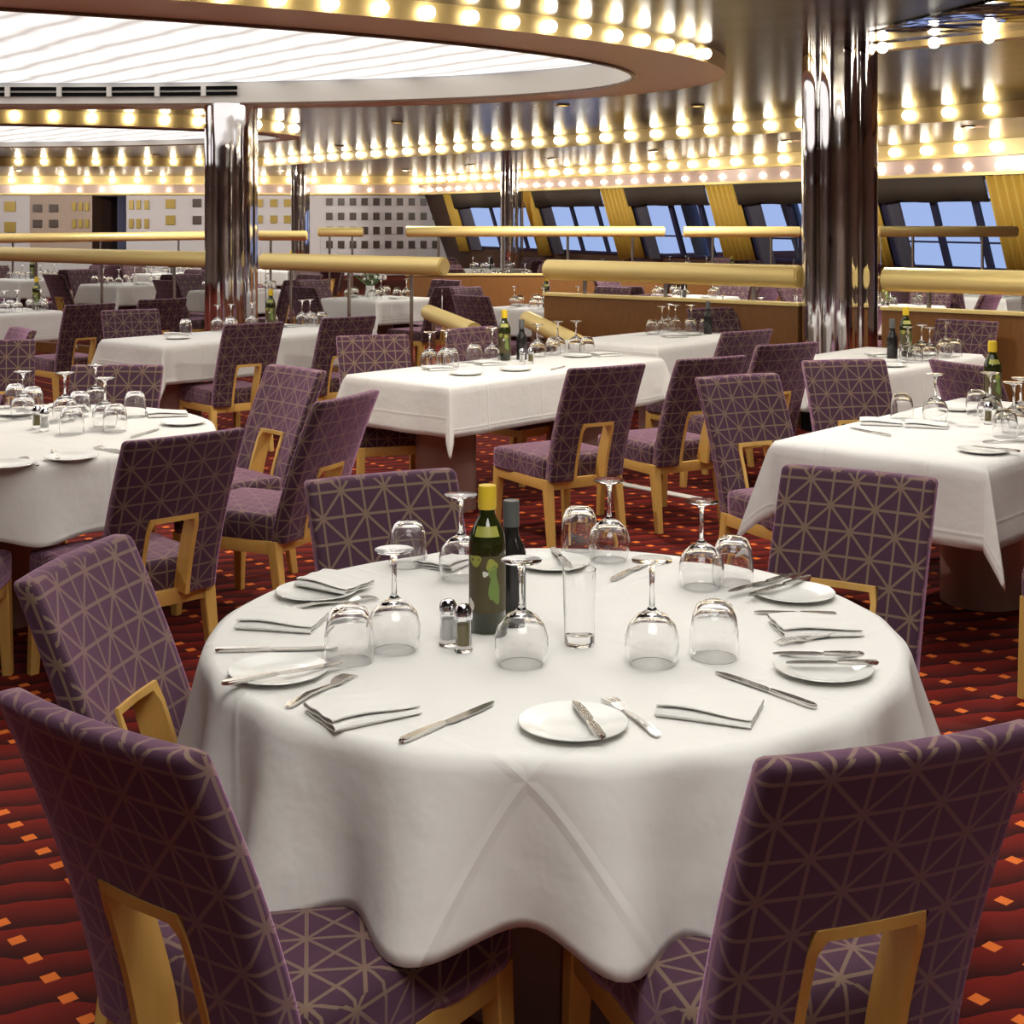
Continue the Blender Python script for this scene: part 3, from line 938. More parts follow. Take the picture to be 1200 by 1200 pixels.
for k in range(5):
    a, b = cs[k][1], cs[k+1][0]          # window from a (left) to b (right), s decreasing
    win = struct(empty('window_%d' % (k+1), wp((a+b)/2, SILL)))
    inv = Matrix.Translation(-wp((a+b)/2, SILL))
    def put(bm, name, mat, smooth=False):
        bmesh.ops.transform(bm, matrix=inv, verts=bm.verts[:]); return finish(bm, name, mat, win, smooth)
    bm = bmesh.new()
    def bar(s0, s1, z0, z1, o0=-.03, o1=.03):
        P = [wp(s0, z0, o0), wp(s1, z0, o0), wp(s1, z1, o0), wp(s0, z1, o0)]; Q = [wp(s0, z0, o1), wp(s1, z0, o1), wp(s1, z1, o1), wp(s0, z1, o1)]
        A = [bm.verts.new(p) for p in P]; B = [bm.verts.new(p) for p in Q]
        bm.faces.new(A); bm.faces.new(B[::-1])
        for i in range(4):
            j = (i+1) % 4; bm.faces.new((A[i], A[j], B[j], B[i]))
    wdt = a-b
    for t in (0, .42, .80, .985):
        s = a-wdt*(.06+t*.94) if t else a
        bar(s, s-.12, SILL, ZW)
    bar(a, b, SILL, SILL+.06); bar(a, b, 1.86, 1.90); bar(a, b, 1.22, 1.25); bar(a, b, ZW-.06, ZW)
    put(bm, 'window_frame', M['frame_blue'])
    bm = bmesh.new(); quad(bm, [wp(a, SILL), wp(b, SILL), wp(b, ZW), wp(a, ZW)]); put(bm, 'window_pane', M['pane'])
    # grey side drape at the left of the opening
    bm = bmesh.new(); n = 16; s0, s1 = a-.16, a-wdt*.20; A = []; B = []
    for i in range(n+1):
        s = s0+(s1-s0)*i/n; o = .06+.02*math.sin(i*2.2)
        A.append(bm.verts.new(wp(s, SILL-.05, o))); B.append(bm.verts.new(wp(s, ZW-.02, o)))
    for i in range(n): bm.faces.new((A[i], A[i+1], B[i+1], B[i]))
    o = finish(bm, 'grey_drape', M['drape_grey'], None, True, 80); tag(o, ['grey sheer drape left of the farthest blue window', 'grey sheer drape beside the thin far chrome column', 'grey sheer drape left of the blue window at centre right', 'grey sheer drape just left of the right chrome column', 'grey sheer drape just right of the right chrome column'][k], 'drape')
    # dark scalloped valance
    bm = bmesh.new(); n = 40; A = []; B = []
    for i in range(n+1):
        t = i/n; s = a+(b-a)*t
        lo = ZW-.36-.05*abs(math.cos(t*2*PI*1.0))**.7+.02
        A.append(bm.verts.new(wp(s, lo, .13))); B.append(bm.verts.new(wp(s, ZW-.005, .13)))
    for i in range(n): bm.faces.new((A[i], A[i+1], B[i+1], B[i]))
    o = finish(bm, 'window_valance', M['valance'], None, True, 60)
    md = o.modifiers.new('t', 'SOLIDIFY'); md.thickness = .012
    tag(o, ['dark scalloped valance over the farthest window', 'dark scalloped valance over the window right of the thin far column', 'dark scalloped valance over the window at centre right', 'dark scalloped valance left of the right chrome column', 'dark scalloped valance right of the right chrome column'][k], 'valance')
    # deck structure outside
    if k > 0:
        bm = bmesh.new()
        c = wp((a+b)/2-.5, SILL, -2.2); e = wp((a+b)/2+.3, 2.6, -2.2)
        tube(bm, (c.x, c.y, .3), (e.x, e.y, 3.2), .16, 10)
        tag(finish(bm, 'deck_brace', M['davit'], None), ['', 'slanted pale brace outside the second window', 'slanted pale brace outside the third window from the lattice wall', 'slanted pale brace outside the window left of the right chrome column', 'slanted pale brace outside the window right of the right chrome column'][k], 'brace')

# ---- back wall with lattice of squares
bm = bmesh.new()
def bx(p, d, z): q = atd(p, d); return q.x
def bq(px0, px1, z0, z1, mi=0, y=YB): quad(bm, [((px0-600)/F*y, y, z0), ((px1-600)/F*y, y, z0), ((px1-600)/F*y, y, z1), ((px0-600)/F*y, y, z1)], mi)
bq(-260, 108, 0, ZC, 0); bq(108, 148, 1.95+.25, ZC, 1); bq(148, 560, 0, ZC, 0)
bq(35, 108, 0.6, 2.44, 2, YB-.04); bq(62, 108, .6, 2.44, 2, YB-.05)
quad(bm, [((108-600)/F*YB, YB, 0), ((122-600)/F*YB, YB+1.8, 0), ((122-600)/F*YB, YB+1.8, 2.3), ((108-600)/F*YB, YB, 2.3)], 1)
struct(finish(bm, 'wall_back', [M['wall_pink'], M['wall_dark'], M['wall_brown']], None, False))
bm = bmesh.new(); quad(bm, [(-13.0, YB+2.4, 0), (-10.2, YB+2.4, 0), (-10.2, YB+2.4, 2.4), (-13, YB+2.4, 2.4)])
quad(bm, [(-11.0, YB, 0), (-11.0, YB+2.4, 0), (-11.0, YB+2.4, 2.4), (-11.0, YB, 2.4)])
quad(bm, [(-13.0, YB, 2.25), (-10.2, YB, 2.25), (-10.2, YB+2.4, 2.25), (-13, YB+2.4, 2.25)])
struct(finish(bm, 'wall_passage', M['wall_dark'], None, False))
bm = bmesh.new(); quad(bm, [((128-600)/F*(YB+2.35), YB+2.35, 1.0), ((146-600)/F*(YB+2.35), YB+2.35, 1.0), ((146-600)/F*(YB+2.35), YB+2.35, 2.0), ((128-600)/F*(YB+2.35), YB+2.35, 2.0)])
struct(finish(bm, 'window_6', emis('dusk_window_glow', (.25, .45, 1), .9, False), None, False))
def squares(name, xs, ys, w, h, mat, label, y=YB-.01):
    z0 = H-(sum(ys)/len(ys)-HY)*y/F; x0 = (sum(xs)/len(xs)-600)/F*y
    r = empty(name, (x0, y, z0)); tag(r, label, 'wall decoration')
    for px in xs:
        for py in ys:
            z = H-(py-HY)*y/F
            bm = bmesh.new(); box(bm, ((px-600)/F*y-x0, -.02, z-z0), (w*y/F, .04, h*y/F))
            finish(bm, 'square', mat, r, False)
squares('wall_lattice', [386+13.8*i for i in range(11)], [236.5, 253.5, 270, 286.5], 7.5, 8.5, M['square_dark'], 'four rows of dark square openings on the pale pink back wall')
squares('wall_lattice', [304, 321, 337], [238, 257], 8, 9, M['square_gold'], 'gold squares on the pale wall just right of the left chrome column')
squares('wall_lattice', [12], [242, 266], 13, 12, M['square_gold'], 'pair of large gold squares at the far left wall edge')
squares('wall_lattice', [44, 63], [244, 262], 10, 9, M['square_dark'], 'two by two dark squares on the brown wall bay at far left', YB-.06)
squares('wall_lattice', [87, 94.5, 102], [242, 262], 4.5, 10, M['square_gold'], 'narrow gold slots on brown wall left of the dark doorway', YB-.06)
squares('wall_lattice', [154, 162.5, 172], [240, 262], 5, 11, M['square_gold'], 'narrow gold slots on pale wall right of the dark doorway')
squares('wall_lattice', [200], [239, 258], 11, 11, M['square_gold'], 'two pale gold squares between the doorway and left chrome column')
squares('wall_lattice', [231], [238, 258], 10, 10, M['square_dark'], 'two dark squares beside the left edge of left chrome column')

# ---- chrome columns
def column(px, d, dia, label, top=ZC):
    p = atd(px, d)
    r = empty('chrome_column', (p.x, p.y, 0)); tag(r, label, 'column', None)
    bm = bmesh.new()
    lob = lambda a: .88+.12*abs(math.sin(3*(a+.25)))**.6
    prof = [(dia/2, .30), (dia/2, 1.0), (dia/2, 1.8), (dia/2, 2.2), (dia/2*1.0, 2.6), (dia/2, top)]
    lathe(bm, prof, 128, lobes=lob); finish(bm, 'shaft', M['chrome'], r, True, 50)
    bm = bmesh.new(); lathe(bm, [(dia/2*.97, 0), (dia/2*.97, .30)], 48); finish(bm, 'base', M['dark'], r)
column(984, 10.75, .60, 'large lobed chrome column right of centre')
column(271, 14.95, .56, 'lobed chrome column on the left behind the long white table', ZR-.004)
column(600, 33.0, .55, 'slim far chrome column in front of the windows')
column(352, 34.5, .46, 'slim far chrome column in front of the pale wall')

# ---- brass rails and glass partitions
def dpart(px): return 760/(43.5+.02864*px)
RZ, RR = 1.167, .088
def partition(a, b, label, wood, nposts=3, dfun=dpart, rz=RZ, rr=RR, wtop=.965, cat='partition', glass=True, caps=True):
    P, Q = atd(a, dfun(a)), atd(b, dfun(b))
    r = empty('brass_rail_partition', ((P.x+Q.x)/2, (P.y+Q.y)/2, 0)); tag(r, label, cat, None)
    off = -Vector(((P.x+Q.x)/2, (P.y+Q.y)/2, 0))
    P, Q = P+off, Q+off
    u = (Q-P).normalized(); L = (Q-P).length; ang = math.atan2(u.y, u.x)
    bm = bmesh.new(); tube(bm, P+Vector((0, 0, rz)), Q+Vector((0, 0, rz)), rr, 32)
    bmesh.ops.bevel(bm, geom=[e for e in bm.edges if len(e.link_faces) == 2 and e.calc_face_angle(0) > 1.2], offset=rr*.15, segments=2, affect='EDGES')
    finish(bm, 'top_rail', M['brass'], r, True, 50)
    c = (P+Q)/2
    zb = wtop if wood else .12
    if glass:
        bm = bmesh.new(); box(bm, (c.x, c.y, (zb+rz-rr)/2+.005), (L-.06, .012, rz-rr-zb+.03), rz=ang); finish(bm, 'glass_panel', M['pane'], r, False)
    if wood:
        bm = bmesh.new(); box(bm, (c.x, c.y, wtop/2), (L, .09, wtop-.03), rz=ang); wp_ = finish(bm, 'wood_panel', M['panel_wood'], r, False)
        bm = bmesh.new(); box(bm, (c.x, c.y, wtop-.012), (L+.02, .12, .026), rz=ang, bev=.004); finish(bm, 'brass_cap', M['brass'], wp_, False)
    else:
        bm = bmesh.new(); box(bm, (c.x, c.y, .06), (L, .08, .12), rz=ang); finish(bm, 'kick_board', M['panel_wood'], r, False)
    for i in range(nposts):
        q = P+(Q-P)*((i+.5)/nposts)
        bm = bmesh.new(); tube(bm, (q.x, q.y, zb-.03), (q.x, q.y, rz-rr*.5), .018, 12); finish(bm, 'post', M['steel'], r)
partition(-60, 250, 'fat brass rail over glass screen left of the left chrome column', False, 4)
partition(309, 521, 'fat brass rail over glass screen right of the left chrome column', False, 3)
partition(641, 938, 'fat brass rail on wood panel left of the right chrome column', True, 3)
partition(1036, 1260, 'fat brass rail on wood panel right of the right chrome column', True, 2)
def dflat(d): return lambda px: d
partition(476, 779, 'thinner far brass rail in front of the windows at centre', True, 4, dflat(18.0), 1.44, .068, .90)
partition(801, 938, 'thinner far brass rail just left of the right chrome column', True, 2, dflat(17.6), 1.44, .068, .90)
partition(1029, 1192, 'thinner far brass rail right of the right chrome column', True, 2, dflat(17.0), 1.45, .066, .90)
partition(373, 426, 'short far brass rail in front of the pale lattice wall', False, 2, dflat(22), 1.39, .075, .90)
partition(303, 360, 'short far brass rail between the left column and slim far column', False, 2, dflat(20), 1.36, .07, .90)
partition(-40, 252, 'far sloping brass rail at left in front of the doorway', False, 3, lambda px: 21.5+px*.012, 1.30, .075, .90)
def stair_rail(p0, p1, label):
    r = empty('stair_rail', ((p0.x+p1.x)/2, (p0.y+p1.y)/2, 0)); tag(r, label, 'handrail', 'slanting brass stair rails')
    o = Vector((r.location.x, r.location.y, 0)); a, b = p0-o, p1-o
    bm = bmesh.new(); tube(bm, a, b, .072, 28)
    finish(bm, 'rail_bar', M['brass'], r, True, 50)
    for t in (.12, .88):
        q = a+(b-a)*t; bm = bmesh.new(); tube(bm, (q.x, q.y, 0), (q.x, q.y, q.z-.03), .02, 12); finish(bm, 'post', M['steel'], r)
stair_rail(atd(502, 13.0, H-112*13/F), atd(556, 11.6, H-134*11.6/F), 'slanting brass stair rail end, left one of the pair at centre')
stair_rail(atd(618, 12.3, H-120*12.3/F), atd(690, 10.9, H-155*10.9/F), 'slanting brass stair rail end, right one of the pair at centre')

# ---- light bulbs along the gold fascias
def bulb(p, nrm, r, ctx, grp):
    key = 'bulb%d' % int(r*1000)
    def mk():
        bm = bmesh.new(); bmesh.ops.create_uvsphere(bm, u_segments=14, v_segments=8, radius=r)
        return finish(bm, 'light_bulb', M['bulb'])
    o = get_single(key, mk); o.location = p; reg(o, 'round warm light bulb', ctx, 'light bulb', grp, p)
def walk(pts, step, start=0):
    out = []; rem = start
    for a, b in zip(pts, pts[1:]):
        L = (b-a).length; t = rem
        while t < L:
            out.append((a+(b-a)*(t/L), (b-a)/L)); t += step
        rem = t-L
    return out
E1 = ell(DC, DA, DB, DROT, 400, OFF1+.035); E1.append(E1[0])
cc = Vector((DC.x, DC.y))
for p, t in walk(E1, .33):
    q = (p.x, p.y, ZR+.05)
    if not inframe(q, 10): continue
    x, y = proj(q)
    if y < -25 or x > 882 or p.y > 10.9: continue
    bulb(q, None, .042, 'on the gold rim of the large ceiling dome', 'bulbs on the dome rim')
for p, t in walk(SF, .58, .2):
    nrm = Vector((t.y, -t.x)); 
    if nrm.y > 0: nrm = -nrm
    q = p+nrm*.05; q = (q.x, q.y, ZC-.085)
    if inframe(q, 5): bulb(q, None, .06, 'along the upper gold ceiling band', 'bulbs on the upper gold band')
for p, t in walk(F2, .70, .3):
    nrm = Vector((t.y, -t.x))
    if nrm.y > 0: nrm = -nrm
    q = p+nrm*.05; q = (q.x, q.y, ZF2+.11)
    if inframe(q, 5): bulb(q, None, .066, 'along the lower gold band above windows and wall', 'bulbs on the lower gold band')
E2 = ell(D2C, D2A, D2B, 0, 300, OFF2+.03); E2.append(E2[0])
for p, t in walk(E2, .46):
    q = (p.x, p.y, 2.875)
    if p.y < D2C.y and inframe(q, 5): bulb(q, None, .06, 'on the gold rim of the second ceiling dome', 'bulbs on the second dome rim')
for i in range(40):
    t = 2*PI*i/40
    bm = bmesh.new(); bmesh.ops.create_uvsphere(bm, u_segments=12, v_segments=8, radius=.042, matrix=Matrix.Translation((D0C.x+(D0R+.49)*math.cos(t), D0C.y+(D0R+.49)*math.sin(t), ZR+.05)))
    finish(bm, 'rim_bulb', M['bulb'], d0)
F4 = [AE-wout*.06, A0-wd*1.1-wout*.06, Vector((-2.6, YB-.1)), Vector((XL-2, YB-.1))]
for p, t in walk(F4, .62, .1):
    nrm = Vector((t.y, -t.x))
    if nrm.y > 0: nrm = -nrm
    q = p+nrm*.035; q = (q.x, q.y, ZW+.14)
    if inframe(q, 5): bulb(q, None, .038, 'in the low row just above windows and wall', 'small bulbs in the lowest row')
# brass light strip across the mirror ceiling at right
bm = bmesh.new(); LS = [Vector((2.6, 10.75)), Vector((4.6, 8.75))]
ribbon(bm, LS, ZC-.06, ZC-.013); A = LS; 
quad(bm, [(LS[0].x, LS[0].y, ZC-.06), (LS[1].x, LS[1].y, ZC-.06), (LS[1].x+.1, LS[1].y+.1, ZC-.06), (LS[0].x+.1, LS[0].y+.1, ZC-.06)])
struct(finish(bm, 'trim_5', M['gold'], None, False))
for p, t in walk(LS, .42, .3): bulb((p.x-.03, p.y-.03, ZC-.05), None, .042, 'on the short gold strip at upper right', 'bulbs on the upper right strip')

# ================================================================= the round table in front
TC = Vector((.09, 3.0)); TR = .735
N0 = 'on the round table in front'
round_table(TC, TR, N0, .312, 18, .056, math.radians(-87.5), 'white linen cloth hanging in waves over the round table in front')
CG = 'chairs round the near round table'
c1 = chair_top(122, 838, (.60, .80), 'purple star-patterned chair nearest the camera at lower left, seen from behind', None)
c2 = chair_top(1050, 862, (-.33, .94), 'purple star-patterned chair nearest the camera at lower right, seen from behind', None)
chair_top(97, 652, (.98, -.18), 'purple chair left of the round table, behind the lower left chair', None)
chair_top(449, 557, (.45, -.89), 'purple chair behind the left side of the round table, facing the camera', None)
chair_top(1004, 553, (-.52, -.85), 'purple chair behind the right side of the round table, facing the camera', None)
def T(px, py, z=CZ): return at(px, py, z)
G = 'glasses on the near round table'
for px, py in ((462, 762), (540, 678), (611, 778), (764, 778), (714, 656), (822, 688)): wine(T(px, py), N0, G)
for px, py in ((409, 775), (478, 662), (679, 643), (859, 683), (837, 770)): tumbler(T(px, py), N0, G)
def hb():
    return proto_lathe('highball_glass', highball_prof(), M['glass'], 32)
o = get_single('highball', hb); o.location = T(679, 755); reg(o, 'tall upright clear glass tumbler', N0, 'glass', None, o.location)
bottle(T(571, 738), 'oil', N0, None); PROTO['oil'].rotation_euler = (0, 0, 0)
bottle(T(599, 716), 'vinegar', N0, None)
shaker(T(525, 756), 'salt', N0, None); shaker(T(543, 763), 'pepper', N0, None)
PG = 'side plates on the near round table'
for px, py in ((672, 853), (965, 788), (930, 699), (648, 663), (371, 697), (326, 791)): plate(T(px, py), N0, PG)
KG = 'knives on the near round table'
knife(T(468, 872), T(580, 825), N0, KG); knife(T(956, 831), T(840, 790), N0, KG); knife(T(255, 764), T(392, 761), N0, KG)
knife(T(982, 722), T(882, 719), N0, KG); knife(T(722, 679), T(762, 659), N0, KG)
PZ = CZ+.0135
KB = 'butter knives on the side plates'
d5 = 'butter knife lying across a side plate'
knife(T(705, 866, PZ), T(674, 826, PZ), N0, KB, d5); knife(T(1028, 779, PZ), T(922, 779, PZ), N0, KB, d5); knife(T(1010, 769, PZ), T(908, 768, PZ), N0, KB, d5)
knife(T(945, 679, PZ), T(882, 698, PZ), N0, KB, d5); knife(T(925, 677, PZ), T(862, 693, PZ), N0, KB, d5); knife(T(275, 801, PZ), T(388, 781, PZ), N0, KB, d5); knife(T(648, 645, PZ), T(668, 664, PZ), N0, KB, d5)
FG = 'forks on the near round table'
fork(T(330, 834), T(420, 790), N0, FG); fork(T(777, 869), T(706, 817), N0, FG); fork(T(345, 714), T(440, 703), N0, FG); fork(T(1010, 742), T(905, 757), N0, FG)
NG = 'napkins on the near round table'
napkin(T(425, 836), (.83, .55), N0, NG); napkin(T(832, 834), (.93, -.35), N0, NG); napkin(T(955, 738), (.9, .1), N0, NG)
napkin(T(331, 731), (.98, -.18), N0, NG); napkin(T(392, 686, PZ-.004), (.8, -.5), N0, NG, 'folded white napkin lying on a side plate', .9); napkin(T(527, 660), (.5, .85), N0, NG, s=.9)

# ================================================================= the other tables
U = Vector((.66, .75)).normalized(); NN = Vector((-U.y, U.x))
class Top:              # keeps things on one table top and apart from each other
    def __init__(s, Fc, W, L): s.Fc, s.W, s.L, s.P = Vector(Fc), W, L, []
    def __call__(s, px, py, r=.05, z=CZ):
        p = at(px, py, CZ); v = Vector((p.x, p.y))-s.Fc
        u, n = v.dot(U), v.dot(NN)
        m = r+.015
        for k in range(400):
            a = k*2.4; q = .012*math.sqrt(k)*2
            uu = min(max(u, m), s.L-m)+q*math.cos(a); nn = min(max(n, m), s.W-m)+q*math.sin(a)
            if not (m-.001 <= uu <= s.L-m+.001 and m-.001 <= nn <= s.W-m+.001): continue
            c = s.Fc+U*uu+NN*nn
            if all((c-b).length > r+rb+.004 for b, rb in s.P): break
        s.P.append((c, r)); return Vector((c.x, c.y, z))
U = Vector((.66, .75)).normalized(); NN = Vector((-U.y, U.x))
CA = 'on the round table at left'
round_table(Vector((-2.1, 5.72)), .87, CA, .26, 15, .022, 1.0, 'white linen cloth hanging over the round table at left')
chair_top(215, 508, (-.68, .73), 'purple chair seen from behind, drawn up to the left round table', None)
chair_top(137, 428, (0, -1), 'purple chair on the far side of the left round table', None)
chair_top(344, 431, (-.72, -.69), 'purple chair turned left in the aisle behind the left foreground, its wooden cutout visible', None)
chair_top(404, 463, (-.90, .42), 'purple chair seen edge-on just left of the long middle table', None)
chair_root(-2.0, 4.72, (-.05, 1), 'chair at the left picture edge, only its corner and wooden leg showing', None)
ga = 'glasses on the left round table'
for px, py in ((27, 490), (76, 492), (112, 480), (123, 500)): wine(T(px, py), CA, ga)
for px, py in ((18, 478), (38, 482), (93, 488), (158, 488), (84, 508), (135, 505)): tumbler(T(px, py), CA, ga)
shaker(T(43, 502), 'pepper', CA, None); shaker(T(52, 505), 'salt', CA, None)
for px, py in ((215, 497), (84, 538), (8, 547), (20, 486)): plate(T(px, py), CA, 'side plates on the left round table')
for px, py in ((196, 487), (80, 479)): napkin(T(px, py), (.9, .3), CA, 'napkins on the left round table')
fork(T(145, 532), T(112, 525), CA, 'forks on the left round table'); fork(T(45, 547), T(25, 537), CA, 'forks on the left round table')
knife(T(150, 515), T(190, 502), CA, 'knives on the left round table'); knife(T(70, 545), T(60, 522), CA, 'knives on the left round table')

CB = 'on the long table in the middle'
rect_table((-.325, 7.29), .79, 1.9, CB)
TT = Top((-.325, 7.29), .79, 1.9)
chair_root(.235, 7.13, (-.52, .85), 'dark-backed chair in front of the long middle table, yellow legs fully showing', None)
chair_root(.80, 7.55, (-.52, .85), 'dark-backed chair second along the front of the long middle table', None)
chair_top(437, 393, (.3, -.95), 'wide purple chair at the left end of the long middle table', None)
chair_top(553, 384, (.7, -.7), 'purple chair behind the middle of the long middle table', None)
gb = 'glasses on the long middle table'
bottle(TT(591, 422, .045), 'oil', CB, None); bottle(TT(606, 421, .045), 'vinegar', CB, None)
for px, py in ((516, 427), (577, 424), (630, 418), (485, 428), (700, 410), (665, 413)): wine(TT(px, py, .056), CB, gb)
for px, py in ((497, 428), (556, 425), (648, 416), (683, 412)): tumbler(TT(px, py, .052), CB, gb)
shaker(TT(612, 427, .021), 'salt', CB, None); shaker(TT(622, 426, .021), 'pepper', CB, None)
for px, py in ((546, 439), (604, 434), (660, 414)): plate(TT(px, py, .09), CB, 'side plates on the long middle table')
for px, py in ((563, 425), (675, 411), (512, 431)): napkin(TT(px, py, .085), (.9, .5), CB, 'napkins on the long middle table')
knife(T(640, 436), T(668, 428), CB, 'knives on the long middle table'); 
CR = 'on the table at the right edge'
rect_table((1.67, 4.93), .85, 1.75, CR, drop=.30)
TT = Top((1.67, 4.93), .85, 1.75)
chair_top(866, 440, (.45, -.89), 'purple chair with wooden cutout left of the right-edge table', None)
chair_top(990, 422, (.2, -.97), 'purple chair standing in front of the right chrome column', None)
chair_root(2.07, 4.74, (-.75, .66), 'chair at the right picture edge, only its yellow wooden leg showing', None)
chair_top(1130, 425, (.75, .35), 'dark chair between the right-edge table and the table behind it', None)
gr = 'glasses on the right-edge table'
for px, py in ((1096, 494), (1160, 492), (1188, 507), (1196, 500)): wine(TT(px, py, .056), CR, gr)
for px, py in ((1057, 491), (1178, 512), (1145, 486)): tumbler(TT(px, py, .052), CR, gr)
bottle(TT(1163, 478, .045), 'oil', CR, None); shaker(TT(1158, 497, .021), 'pepper', CR, None)
napkin(TT(1032, 497, .085), (.9, -.2), CR, 'napkins on the right-edge table'); napkin(TT(1085, 500, .085), (.9, -.3), CR, 'napkins on the right-edge table')
plate(TT(1152, 530, .09), CR, None); plate(TT(1140, 483, .09), CR, None)
knife(T(1195, 530, PZ), T(1140, 524, PZ), CR, None, 'table knife laid across a side plate'); knife(T(1045, 512), T(995, 502), CR, None)
fork(T(1196, 519), T(1168, 519), CR, None)

CS = 'on the table before the right wood panel'
rect_table((2.11, 7.93), .80, 1.35, CS)
TT = Top((2.11, 7.93), .80, 1.35)
for px, py in ((1064, 422), (1080, 419), (1108, 415), (1090, 423)): wine(TT(px, py, .056), CS, 'glasses before the wood panel')
for px, py in ((1072, 425), (1118, 418), (1100, 419)): tumbler(TT(px, py, .052), CS, 'glasses before the wood panel')
bottle(TT(1057, 421, .045), 'vinegar', CS, None); bottle(TT(1065, 418, .045), 'oil', CS, None)
for px, py in ((1052, 430), (1085, 426), (1118, 423)): plate(TT(px, py, .09), CS, 'side plates before the wood panel')
for px, py in ((1100, 420), (1140, 415)): napkin(TT(px, py, .085), (.9, .4), CS, 'napkins before the wood panel')
chair_root(2.88, 9.41, (-.66, -.75), 'purple chair between the wood panel and the table before it', None)
chair_root(2.95, 8.15, (-.75, .66), 'dark chair back at the right edge behind the bottle', None)

CD = 'on the long table by the left column'
rect_table((-2.38, 9.56), .75, 1.95, CD)
TT = Top((-2.38, 9.56), .75, 1.95)
chair_top(297, 378.5, (-.62, .80), 'dark-backed chair in front of the long table by the left column', None)
chair_top(408, 371, (-.62, .80), 'dark-backed chair right of the white end of the left column table', None)
chair_top(105, 356, (-.70, .72), 'dark-backed chair with cutout between the two far left tables', None)
chair_top(153, 363, (.5, -.87), 'purple chair behind the left end of the left column table', None)
chair_top(190, 350, (-.6, .8), 'dark chair back behind the purple chair near the left column', None)
gd = 'glasses on the left column table'
for px, py in ((205, 384), (255, 382), (313, 374), (340, 372), (222, 383)): wine(TT(px, py, .056), CD, gd)
for px, py in ((194, 389), (298, 375), (326, 372), (275, 380), (245, 386)): tumbler(TT(px, py, .052), CD, gd)
plate(TT(208, 397, .09), CD, None); napkin(TT(200, 391, .085), (.9, .3), CD, None); bottle(TT(262, 379, .045), 'oil', CD, None)
napkin(TT(360, 380, .085), (.6, .7), CD, None, 'folded white napkin'); 

CE = 'on the far left table'
rect_table((-5.14, 12.05), .8, 1.4, CE)
TT = Top((-5.14, 12.05), .8, 1.4)
for px, py in ((20, 366), (48, 364.5), (5, 367)): wine(TT(px, py, .056), CE, 'glasses on the far left table')
for px, py in ((12, 365), (60, 363.8), (36, 364)): tumbler(TT(px, py, .052), CE, 'glasses on the far left table')
napkin(TT(15, 366, .085), (.9, .3), CE, None); bottle(TT(44, 362.5, .045), 'oil', CE, None)
chair_top(24, 385, (-.75, -.55), 'purple chair back at the left picture edge below the far left table', None)
chair_top(-6, 399, (.3, -.9), 'dark chair back cut off by the left picture edge', None)

C2 = 'on the table left of the right column'
rect_table((.98, 9.45), .8, 1.25, C2)
TT = Top((.98, 9.45), .8, 1.25)
for px, py in ((776, 391), (828, 387), (800, 389), (790, 384)): wine(TT(px, py, .056), C2, 'glasses left of the right column')
for px, py in ((768, 392), (815, 388), (836, 389)): tumbler(TT(px, py, .052), C2, 'glasses left of the right column')
napkin(TT(790, 395, .085), (.9, .3), C2, None); plate(TT(812, 392, .09), C2, None); bottle(TT(851, 386, .045), 'vinegar', C2, None)
chair_top(874, 387, (-.62, .8), 'dark-backed chair before the table left of the right column', None)
chair_top(921, 402, (-.5, .85), 'dark purple chair just left of the right column foot', None)
chair_top(738, 352, (.5, -.87), 'bright purple chair behind the table left of the right column', None)
chair_top(835, 361, (.4, -.92), 'purple chair against the wood panel left of the right column', None)

# ================================================================= tables beyond the rails
def far_table(c, k, lab):
    ctx = 'on the '+lab
    S = .85
    rect_table((c.x-U.x*S/2-NN.x*S/2, c.y-U.y*S/2-NN.y*S/2), S, S, ctx, drop=.26)
    rnd = random.Random(k)
    nseat = 4
    for i, dv in enumerate((NN, -NN, U, -U)):
        q = c-dv*(S/2+.22)
        if not free(q): continue
        PLACED.append(q)
        chair_root(q.x, q.y, dv, 'purple chair', 'chairs beyond the brass rails', 'around the '+lab)
    for i, (a, b) in enumerate(((.24, .2), (-.22, .22), (.2, -.24), (-.25, -.18))):
        q = c+U*a+NN*b
        wine((q.x, q.y, CZ), ctx, 'wine glasses beyond the rails', True)
        q2 = q+U*.11*rnd.choice((-1, 1))+NN*.03
        tumbler((q2.x, q2.y, CZ), ctx, 'tumblers beyond the rails', True)
        q3 = c+(U*a+NN*b)*.35+U*.02
        if i < 2:
            q4 = c+NN*(.32 if i == 0 else -.32)
            napkin((q4.x, q4.y, CZ), (U.x, U.y), ctx, 'napkins beyond the rails')
    if k % 2 == 0: bottle((c.x, c.y, CZ), 'oil' if k % 4 == 0 else 'vinegar', ctx, 'bottles beyond the rails')
PLACED = [Vector((o.location.x, o.location.y)) for o in bpy.data.objects if o.name.startswith('dining_chair')]
cand = []
O = atd(640, 13.6)
for i in range(-9, 10):
    for j in range(-9, 10):
        c = Vector((O.x, O.y))+U*2.36*i+NN*2.38*j
        if c.y < 11 or c.y > 24.5: continue
        px = proj((c.x, c.y, 1))[0]
        if not -50 < px < 1250: continue
        dp = dpart(px)
        if c.y < dp+.9: continue
        if 440 < px < 1240 and abs(c.y-17.6) < 1.15: continue
        if px < 300 and abs(c.y-21.5-.012*px) < 1.15: continue
        if 270 < px < 490 and (abs(c.y-22) < 1.35 or abs(c.y-20) < 1.2): continue
        if (c-A1).dot(wout) > -1.2: continue
        if (c-Vector((-3.0, 14.95))).length < 1.1: continue
        cand.append((px, c))
cand.sort(key=lambda q: q[0])
def free(q, r=.68):
    return all((q-p).length > r for p in PLACED)
